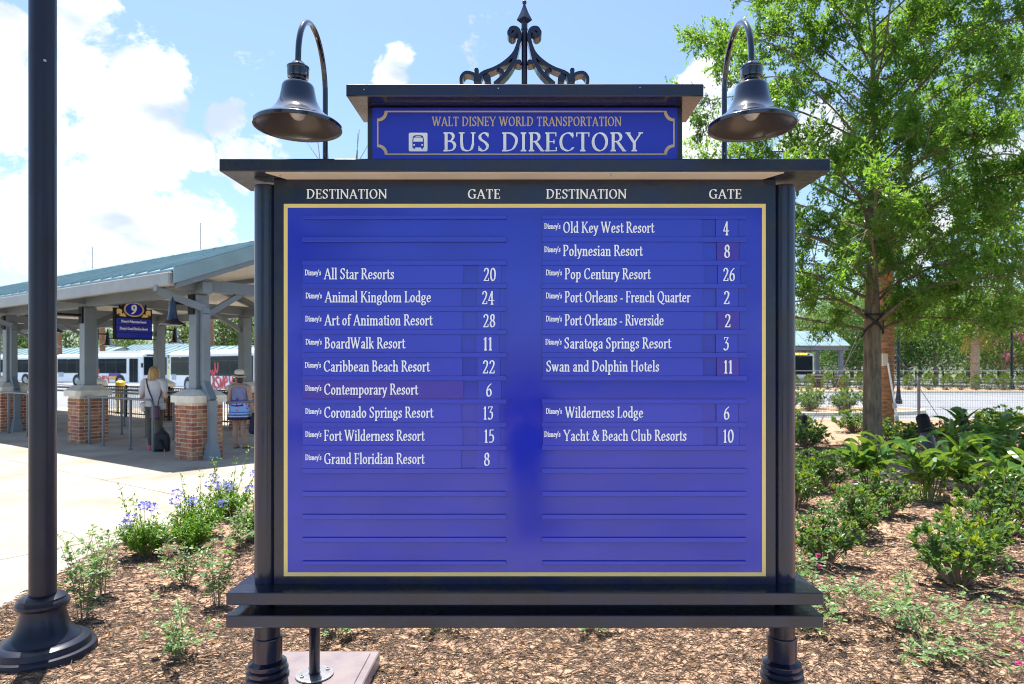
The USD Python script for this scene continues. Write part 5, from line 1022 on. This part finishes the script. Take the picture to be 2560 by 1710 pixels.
def place(kind, variants, name, label, category, v, x, y, rz, s, group=None):
    key = (kind, v); z = float(bed_height(x, y)) if y < 20.5 else -.06
    if key not in protos: protos[key] = plant(name, label, category, variants[v], (x, y, z), rz, group, s); return protos[key]
    return dup(protos[key], (x, y, z), rz, label, category, group, s)
GH = None
for lb_, v, x, y, s in (
    ('glossy green shrub in open mulch between the sign post and the round yellow tipped shrub', 0, 3.22, 6.45, 1.12), ('glossy green shrub with yellow tips close to the sign post at mid height', 1, 3.18, 7.75, 1.18), ('dark green shrub half hidden by the right sign post near the shelves', 2, 2.52, 5.55, 1.02),
    ('large glossy shrub with bright yellow tips in front of the long leaved ginger', 1, 3.29, 5.0, 1.18), ('yellow tipped shrub right behind the largest yellow tipped one', 1, 3.78, 5.55, 1.15), ('pale green broad shrub at the right edge of the bed', 0, 4.72, 6.5, 1.45), ('glossy green shrub with a dark shadow left of the ginger clump', 0, 3.95, 7.25, 1.2),
    ('bright green shrub beside the sign post just below the wire fence', 1, 5.70, 13.3, 1.55), ('shrub hiding the foot of the steel guy wire left of the oak trunk', 0, 6.05, 14.4, 1.5), ('shrub just right of the oak trunk base in front of the palm', 1, 7.55, 13.4, 1.75), ('broad bright shrub behind the ginger at the right edge', 0, 9.6, 14.0, 2.0), ('dark shaded shrub left of the oak trunk beside the sign post', 2, 4.2, 9.9, 1.25),
    ('dark shaded shrub in front of the oak trunk', 2, 3.95, 8.75, 1.25), ('small dark shrub at the sign post under the oak shade', 2, 3.55, 8.7, 1.0), ('shrub with yellow tips behind the dark upright uplight', 1, 8.5, 13.9, 1.6), ('green shrub in front of the fence post', 0, 8.2, 16.4, 1.7), ('shrub against the wire fence left of the oak', 0, 6.9, 17.3, 1.6), ('shrub against the wire fence at the right edge', 2, 12.4, 17.0, 1.9), ('shrub right of the leaning black uplight', 0, 10.9, 15.2, 1.8)):
    place('hawthorn', HW, 'hawthorn_shrub', lb_, 'shrub', v, x, y, (x * 7.3) % 6.28, (s * .80, s * .80, .78 * s) if y < 9 else (s * .9, s * .9, .60 * s))
def blade(b, d, L, W, droop, rng, n=6):
    d = unit(d); s = unit(np.cross(d, [0, 0, 1.0]) + rng.normal(0, .15, 3)); ro = rng.normal(0, .65); s = s * math.cos(ro) + np.cross(s, d) * math.sin(ro); c, v = np.array(b, float), []
    for i, t in enumerate(np.linspace(0, 1, n)):
        w = W * .5 * math.sin(math.pi * min(1, .06 + .94 * t) ** .8) if i < n - 1 else .001; dd = unit(d + A3(0, 0, -droop * t * 1.6)); up = unit(np.cross(s, dd)); v += [c - s * w + up * w * .35, c, c + s * w + up * w * .35]; c = c + dd * L / (n - 1)
    f = []
    for i in range(n - 1):
        o = i * 3; f += [[o, o + 1, o + 4], [o, o + 4, o + 3], [o + 1, o + 2, o + 5], [o + 1, o + 5, o + 4]]
    return np.array(v), np.array(f)
def ginger(seed, stems=12, h=.72, Ll=.40, r=.22):
    rng = np.random.default_rng(seed); st, lf = [], []
    for i in range(stems):
        a = rng.uniform(0, 6.28); k = rng.uniform(.1, 1); b = A3(r * .5 * k * math.cos(a), r * .5 * k * math.sin(a), -.03); hh = h * rng.uniform(.55, 1.1); lean = rng.uniform(.15, .65); o = A3(math.cos(a), math.sin(a), 0)
        q = spline([b, b + o * lean * hh * .35 + A3(0, 0, hh * .55), b + o * lean * hh + A3(0, 0, hh * .95)], 4); st.append(tube(q, np.linspace(.010, .004, len(q)), 5, caps=False)); az = rng.uniform(0, 6.28)
        for j, t in enumerate(np.linspace(.4, 1.0, 6)):
            p = q[int(t * (len(q) - 1))]; aa = az + j * math.pi + rng.normal(0, .5); d = A3(math.cos(aa), math.sin(aa), rng.uniform(.3, 1.1)) + o * .35; lf.append(blade(p, d, Ll * rng.uniform(.7, 1.15), Ll * .27 * rng.uniform(.8, 1.15), rng.uniform(.25, .8), rng))
    return [('stems', cat(*st), 'stem_green'), ('leaves', cat(*lf), 'ginger_leaf')]
GG = [ginger(41), ginger(42, 14, .85), ginger(43, 9, .6)]
for lb_, v, x, y, s in (('long leaved ginger clump directly in front of the oak trunk', 0, 4.70, 9.0, 1.1), ('long leaved ginger clump in front of the leaning black uplight', 1, 5.0, 8.15, 1.1), ('tall ginger clump behind the uplight right of the oak', 1, 6.7, 9.9, 1.25), ('ginger with a yellow edged leaf at the right edge', 0, 6.55, 8.6, 1.2),
                       ('small ginger clump between the two larger ones', 2, 5.85, 8.7, 1.15), ('ginger clump half out of the frame at far right', 1, 7.8, 9.6, 1.25), ('low ginger behind the pale broad shrub', 2, 5.9, 7.9, 1.1)):
    place('ginger', GG, 'ginger_plant', lb_, 'plant', v, x, y, (x * 5.1) % 6.28, s * .84)
def rose(seed, stems=8, h=.5, r=.2, sprawl=.3, n_leaf=9, flower=False):
    rng = np.random.default_rng(seed); st, lb, ld = [], [], []; fb = []
    for i in range(stems):
        a = rng.uniform(0, 6.28); o = A3(math.cos(a), math.sin(a), 0); hh = h * rng.uniform(.55, 1.05); q = spline([A3(0, 0, -.02) + o * .02, o * r * .4 + A3(0, 0, hh * .5) + rng.normal(0, .02, 3), o * r * (1 + sprawl) + A3(0, 0, hh) + rng.normal(0, .03, 3)], 6); st.append(tube(q, np.linspace(.0032, .0014, len(q)), 5, caps=False))
        for t in np.linspace(.35, 1, n_leaf):
            p = q[int(t * (len(q) - 1))]; d = unit(o * .5 + rng.normal(0, .8, 3) + A3(0, 0, .2)); L = rng.uniform(.05, .085); e = p + d * L; st.append(tube([p, e], [.0016, .001], 3, caps=False)); s = unit(np.cross(d, A3(0, 0, 1)))
            for u, sg in ((1, 0), (.75, 1), (.75, -1), (.4, 1), (.4, -1)): lb.append(p + d * L * u); ld.append(d * (.4 + .6 * (sg == 0)) + s * sg * .8 + rng.normal(0, .12, 3))
        if flower and i < 2: fb.append(q[-1])
    lb, ld = np.array(lb), np.array(ld); n = len(lb); parts = [('stems', cat(*st), 'twig_brown'), ('leaves', leaves(lb, ld, rng.uniform(.028, .040, n), rng.uniform(.018, .027, n), .15, rng, six=True), 'rose_leaf')]
    if fb:
        b = np.repeat(np.array(fb), 14, 0); parts.append(('flower', leaves(b, rng.normal(0, 1, b.shape) + [0, 0, .8], .022, .02, .3, rng, six=True), 'flower_pink'))
    return parts
RR = [rose(51, 8, .52, .13, .2, 10), rose(52, 9, .42, .18, .4, 8), rose(53, 11, .34, .30, .9, 9, True), rose(54, 7, .26, .16, .5, 6)]
for lb_, v, x, y, s, rz in (('tall thin rose bush right beside the lamp post base', 0, -2.86, 4.27, 1.08, .3), ('rose bush with reddish tips behind the one beside the lamp post', 0, -3.02, 4.72, .98, 2.4), ('small rose bush in the mulch halfway between lamp post and sign', 1, -1.98, 3.76, .88, 1.1), ('rose bush left of the sign shelf corner', 0, -2.14, 4.58, .95, 4.0),
                           ('yellowish rose bush behind the shelf corner, in front of the blue flowers', 1, -2.56, 4.98, 1.05, 5.2), ('small rose next to the left sign post behind the lower shelf', 1, -2.58, 6.0, 1.1, .9), ('sprawling pale rose bush with pink buds in the right foreground', 2, 2.42, 4.12, 1.15, 2.2), ('low rose bush at the bottom right corner', 2, 2.28, 3.72, .95, 5.0),
                           ('small sparse rose just right of the right sign post below the shelves', 3, 1.75, 4.10, 1.05, 1.9), ('small plant with a pink flower under the sign beside the ground box', 3, -1.16, 4.05, .95, 3.3), ('tiny sparse plant under the middle of the sign', 3, -.52, 4.15, .8, .4), ('small dry plant under the right half of the sign', 3, .42, 4.12, .85, 2.9), ('small rose bush left of the dark green shrub at the right post', 1, 2.02, 4.85, .9, 3.9), ('small thin rose at the right shelf corner', 3, 1.98, 4.45, 1.15, .2)):
    place('rose', RR, 'rose_bush', lb_, 'rose bush', v, x, y, rz, s * .86)
def plumbago(seed, h=.38, r=.25, spikes=2, heads=5):
    rng = np.random.default_rng(seed); st, lb, ld, fb, fd = [], [], [], [], []
    for i in range(70 + spikes):
        tall = i >= 70; a = rng.uniform(0, 6.28); k = math.sqrt(rng.uniform(.02, 1)); z = h * (1.5 + rng.uniform(0, .5) if tall else (.4 + .6 * math.sqrt(1 - k * k * .8)) * rng.uniform(.6, 1.05)); e = A3(r * k * math.cos(a) * (.9 if tall else 1), r * k * math.sin(a), z); q = spline([A3(0, 0, -.02), A3(e[0] * .6, e[1] * .6, z * .5), e], 6); st.append(tube(q, np.linspace(.004, .0014, len(q)), 4, caps=False))
        for t in np.linspace(.45, 1, 9 if tall else 6):
            p = q[int(t * (len(q) - 1))]; n = 4 if tall else 5; lb.append(p + rng.normal(0, .012, (n, 3))); ld.append(rng.normal(0, .8, (n, 3)) + unit(q[-1] - q[0]) * .5)
    for i in range(heads):
        a = rng.uniform(0, 6.28); k = rng.uniform(.3, 1.1); c = A3(r * k * math.cos(a), r * k * math.sin(a), h * rng.uniform(.8, 1.25)); n = 46; o = rng.normal(0, 1, (n, 3)); o /= np.linalg.norm(o, axis=1, keepdims=True); fb.append(c + o * [.042, .042, .026]); fd.append(o + [0, 0, .3]); st.append(tube([A3(c[0] * .6, c[1] * .6, h * .6), c], .002, 4))
    lb, ld = np.vstack(lb), np.vstack(ld); n = len(lb)
    parts = [('stems', cat(*st), 'stem_green'), ('leaves', leaves(lb, ld, rng.uniform(.03, .05, n), rng.uniform(.011, .018, n), .15, rng, six=True), 'plumbago_leaf')]
    for b_, d_ in zip(fb, fd): parts.append(('flower_head', leaves(b_, d_, .022, .022, .1, rng), 'flower_blue'))
    return parts
PB = [plumbago(61), plumbago(62, .40, .27, 3, 6), plumbago(63, .36, .22, 1, 0)]
for lb_, v, x, y, s in (('green bush with blue flower heads nearest the lamp post', 0, -3.28, 5.7, 1.0), ('blue flowered bush in the middle of the row along the paving', 1, -3.18, 6.4, 1.05), ('blue flowered bush with tall shoots farthest along the paving', 1, -3.22, 7.15, 1.08), ('plain leafy green bush left of the sign post at the bed edge', 2, -2.58, 6.35, 1.0), ('low green bush between the first two blue flowered ones', 2, -3.0, 5.95, .9)):
    place('plumbago', PB, 'plumbago_bush', lb_, 'flower bush', v, x, y, x * 9 % 6.28, s * .9)
sprout = thing('grass_sprout', 'small bright green grass sprout alone in the mulch right of the sign', 'plant', (2.99, 5.75, .02)); rng = np.random.default_rng(9)
obj('grass_blades', cat(*[blade(A3(2.99, 5.75, .0), A3(math.cos(a) * .5, math.sin(a) * .5, 1), .2, .010, .9, rng) for a in (.3, 1.9, 3.4, 5.0)]), mats['plumbago_leaf'], sprout)
# uplights
def uplight(label, x, y, h, tilt, az):
    t = thing('uplight', label, 'uplight', (x, y, 0)); d = unit(A3(math.cos(az) * math.sin(tilt), math.sin(az) * math.sin(tilt), math.cos(tilt))); b = A3(x, y, .02)
    obj('stake', tube([b - A3(0, 0, .1), b + d * .12], .03, 10), mats['rubber_black'], t); obj('barrel', tube([b + d * .1, b + d * .12, b + d * (h * .66), b + d * (h * .66 + .01)], [.085, .098, .098, .09], 24), mats['uplight_bronze'], t, smooth=35)
    top = b + d * h; a, c = frame_of(d)
    obj('hood', tube([b + d * (h * .64), b + d * (h * .66), top - d * .07, top - d * .025, top], [.10, .104, .104, .085, .05], 24), mats['rubber_black'], t, smooth=50)
uplight('leaning black and bronze uplight among the ginger right of the oak', 6.95, 11.2, .86, .22, 2.6)
uplight('black uplight hood showing between the sign post and the oak', 5.85, 13.9, .66, .3, 1.2)
uplight('black uplight hood showing over the shrubs at the right', 9.3, 13.75, .68, .28, 2.4)
hose = thing('drip_hose', 'dark drip hose lying on the mulch right of the oak trunk', 'hose', (7.0, 12.1, .03)); obj('hose', tube(spline([(6.9, 12.3, .05), (7.3, 12.1, .06), (7.8, 12.0, .05), (7.95, 11.7, .03), (7.7, 11.4, .03)], 5), .022, 8), mats['rubber_black'], hose, smooth=True)
# ---------------------------------------------------------------- wire fence, road side, far things
wf = thing('wire_fence', 'thin welded wire mesh fence along the far edge of the planting bed', 'fence', (12, 20.2, 0))
wires = [bx(-2, 40, 20.198, 20.203, z - .0035, z + .0035) for z in (.10, .35, .42, .62, .82, 1.02, 1.09, 1.28)] + [bx(x - .002, x + .002, 20.192, 20.197, .06, 1.30) for x in np.arange(2.0, 30, .076)]
tag(obj('wire_mesh', cat(*wires), mats['fence_wire'], wf), kind='stuff')
for x in (5.95, 12.08, 18.2): obj('fence_post', bx(x - .035, x + .035, 20.21, 20.28, -.1, 1.27, .006), mats['rail_steel'], wf)
tag(obj('far_kerb', flat(sbox(-8, 45.0, 120, 45.35), -.17, -.03), mats['kerb_concrete']), kind='structure')
tag(obj('far_verge', flat(sbox(-8, 45.35, 120, 54), -.17, -.05), mats['soil']), kind='structure')
isl = affinity.scale(Point(10.2, 26.2).buffer(1, 24), 5.6, 2.1)
med = obj('median_kerb', flat(isl.difference(isl.buffer(-.22)), -.17, -.02), mats['kerb_concrete']); tag(med, kind='structure'); tag(obj('median_soil', flat(isl.buffer(-.22), -.17, -.04), mats['soil']), kind='structure')
for i, (x, y, s) in enumerate(((8.0, 26.0, 1.5), (9.2, 26.4, 1.6), (10.4, 26.2, 1.7), (11.6, 26.6, 1.7), (12.8, 26.3, 1.6), (13.9, 26.5, 1.6), (10.9, 25.3, 1.3), (12.2, 25.4, 1.3))): place('hawthorn', HW, 'hawthorn_shrub', 'low yellow green shrub on the kerbed island in the road', 'shrub', 1 if i % 2 else 0, x, y, i * 1.3, s, 'shrubs on the kerbed road island')
def hedge(seed):
    rng = np.random.default_rng(seed); n = 900; o = rng.normal(0, 1, (n, 3)); o /= np.linalg.norm(o, axis=1, keepdims=True); p = o * (rng.uniform(.3, 1, (n, 1)) ** .4) * [.46, .46, .55] + [0, 0, .55]; p[:, :2] *= (1.05 - .35 * p[:, 2:3])
    return [('stems', cat(*[tube([A3(0, 0, -.05), A3(*(q * .8))], [.02, .006], 4) for q in p[:9]]), 'twig_brown'), ('leaves', leaves(p, o + [0, 0, .7], rng.uniform(.10, .17, n), rng.uniform(.035, .055, n), .15, rng), 'far_leaf_light')]
HG = [hedge(71), hedge(72)]
for i, px_ in enumerate((1988, 2023, 2070, 2112, 2150, 2196, 2272, 2322, 2368, 2402, 2440, 2476, 2512, 2556, 2600)):
    Y = 49 - .004 * (px_ - 2000); place('hedge', HG, 'hedge_shrub', 'small bright green shrub in the row along the far side of the road', 'shrub', i % 2, Xp(px_, Y), Y, i * .9, .95 + .2 * ((i * 7) % 5) / 5, 'row of small shrubs across the road')
ff = thing('far_fence', 'low dark rail fence behind the row of small shrubs across the road', 'fence', (30, 53, 0))
for z in (.35, .7, 1.05, 1.3): obj('fence_rail', bx(16, 60, 52.9, 52.95, z - .03, z + .03), mats['galvanised' if z in (.7, 1.3) else 'rubber_black'], ff)
for x in np.arange(16, 60, 2.2): obj('fence_post', bx(x - .04, x + .04, 52.96, 53.04, -.1, 1.36), mats['rubber_black'], ff)
for lb_, x, y, h, r in (('tall dark pole standing in the road right of the palm trunk', 17.55, 31, 8.0, .075), ('tall dark lamp pole among pink flowers at the far right', 36.9, 50, 9.0, .10)):
    t = thing('street_pole', lb_, 'pole', (x, y, -.1)); obj('shaft', tube([(x, y, -.1), (x, y, h)], [r, r * .8], 16), mats['post_paint'], t, smooth=40); obj('foot', lathe([(0, -.1), (r * 2.2, -.1), (r * 2.2, .05), (r * 1.5, .2), (r * 1.2, .5), (r, .55)], (x, y, 0), 18), mats['post_paint'], t, smooth=35)
def far_tree(seed, h=8.0, r=3.4, n=5200, mat='far_leaf', L=.34, trunk_h=1.6):
    rng = np.random.default_rng(seed); pts, dr, tb = [], [], [tube([A3(0, 0, -.2), A3(0, 0, trunk_h + 1.0), A3(.1, 0, h * .7)], [.2, .16, .05], 8)]
    for i in range(34):
        a = i * 2.4; z = trunk_h + (h - trunk_h) * (i + .5) / 34; k = math.sin(math.pi * min(.97, .22 + .75 * (i + .5) / 34)) ** .6; R = r * k * rng.uniform(.55, 1.0); c = A3(R * math.cos(a) * .75, R * math.sin(a) * .75, z); tb.append(tube([A3(0, 0, max(trunk_h, z - 1.2)), c], [.06, .015], 5)); m = n // 34
        o = rng.normal(0, 1, (m, 3)); pts.append(c + o * [r * .23, r * .23, h * .065]); dr.append(o + [0, 0, .5])
    p, d = np.vstack(pts), np.vstack(dr); m = len(p)
    return [('trunk', cat(*tb), 'bark_pale'), ('crown', leaves(p, d, rng.uniform(.6, 1.2, m) * L, rng.uniform(.6, 1.2, m) * L * .42, .2, rng), mat)]
FT = [far_tree(81), far_tree(82, 7.5, 3.8), far_tree(83, 6.2, 2.9, 4200, 'far_leaf_light'), far_tree(84, 9.5, 4.2, 6800)]
for lb_, v, px_, Y, s in (('pale green tree behind the teal shelter across the road', 2, 2010, 78, 1.2), ('dark green tree just right of the teal shelter across the road', 0, 2105, 66, 1.0), ('dark green tree seen left of the strapped oak trunk', 1, 2148, 70, 1.15), ('dark green tree just right of the palm trunk', 0, 2265, 64, 1.05), ('dense dark tree beyond the road left of the far palm', 1, 2340, 62, 1.1), ('tall dark tree behind the far palm', 3, 2420, 72, 1.05), ('dark tree behind the pink flowering tree', 1, 2500, 70, 1.2), ('large dark tree at the far right edge beyond the road', 3, 2600, 66, 1.1), ('tall tree rising behind the dense dark tree', 3, 2300, 84, 1.15), ('tall tree filling the gap behind the dark street pole', 0, 2215, 86, 1.35), ('broad tree behind the teal shelter, filling the gap above its roof', 3, 2055, 90, 1.1), ('broad green tree between the oak trunk and the shelter, far back', 1, 2130, 88, 1.4), ('broad green tree behind the far palm crown', 1, 2460, 86, 1.5), ('broad green tree at the right edge, farthest back', 3, 2560, 90, 1.2),
                       ('dark tree at the far left edge behind the buses', 1, 20, 92, 1.2), ('green tree between the far left shelter post and lamp post', 0, 75, 96, 1.25), ('green tree right of the tall lamp post above the teal far roof', 0, 165, 94, 1.2), ('green tree left of the hanging gate sign above the buses', 1, 290, 92, 1.1), ('pale green tree left of the near shelter post behind the bus', 2, 460, 88, 1.35), ('pale green tree right of the near shelter post behind the bus', 2, 560, 86, 1.45), ('small green tree showing under the gate sign', 0, 330, 100, 1.0), ('pale green tree behind the rear post beside the person in a hat', 2, 620, 90, 1.4)):
    key = ('far_tree', v); x = Xp(px_, Y); nm = 'far_tree'
    if key not in protos: protos[key] = plant(nm, lb_, 'tree', FT[v], (x, Y, -.16), px_ % 6, None, s)
    else: dup(protos[key], (x, Y, -.16), px_ % 6, lb_, 'tree', None, s)
cm = far_tree(85, 6.0, 3.0, 4500, 'far_leaf_light', .3); rng = np.random.default_rng(5); fb = []
for i in range(26): a = i * 2.4; z = 2.0 + 3.9 * rng.uniform(); c = A3(2.7 * math.cos(a) * rng.uniform(.6, 1.0), 2.7 * math.sin(a) * rng.uniform(.6, 1), z); fb.append(c + rng.normal(0, .2, (26, 3)))

for b_ in fb: cm.append(('flower_cluster', leaves(b_, rng.normal(0, 1, b_.shape), .2, .16, .2, rng), 'flower_pink'))
cmt = plant('crepe_myrtle', 'pink flowering tree at the far right across the road', 'tree', cm, (Xp(2510, 55), 55, -.1))
make_palm('palm_tree', 'palm with pale trunk and hanging yellow fronds across the road', (Xp(2437, 51), 51), 5.2, .30, 91, fr=18, L=2.2, bark='bark_pale', dry=12)
for i, (px_, Y, h) in enumerate(((148, 76, 8.5), (256, 74, 8.6), (398, 74, 9.4), (528, 70, 9.6))):
    make_palm('palm_tree', ('palm behind the buses just right of the tall lamp post', 'palm trunk rising behind the bus left of the gate sign', 'palm trunk right of the rear shelter post under the eave', 'palm trunk between the near shelter post and the person in a hat')[i], (Xp(px_, Y), Y), h, .28, 95 + i, fr=16, L=2.2, bark='bark_palm')

# ---------------------------------------------------------------- behind the viewer, seen only as soft reflections in the board and lamps
for lb_, x, y, rz, s in (('oak behind the viewer at the left, reflected dimly in the board', -7.2, -8.5, 1.0, 1.0), ('oak behind the viewer at the right, reflected dimly in the board', 8.6, -9.5, 2.2, 1.05)):
    dup(oak2, (x, y, -.03), rz, lb_, 'tree', None, s)

_pm = {'body': 'skin_tan', 'hair': 'dark_hair', 'blouse': 'black_cloth', 'trousers': 'navy_cloth', 'shoe': 'brown_leather', 'shoe_001': 'brown_leather'}
viewer = thing('person', 'person in dark clothes facing the board, seen only as a soft dark reflection in it', 'person', (.02, -.50, 0))
for ch in stage.GetPrimAtPath(path_of(w1)).GetChildren():
    if ch.GetName() in _pm:
        g = UsdGeom.Mesh(ch); obj(ch.GetName().split('_0')[0], (np.array(g.GetPointsAttr().Get(), float), np.array(g.GetFaceVertexIndicesAttr().Get()).reshape(-1, 3)), mats[_pm[ch.GetName()]], viewer, smooth=True, local=True)
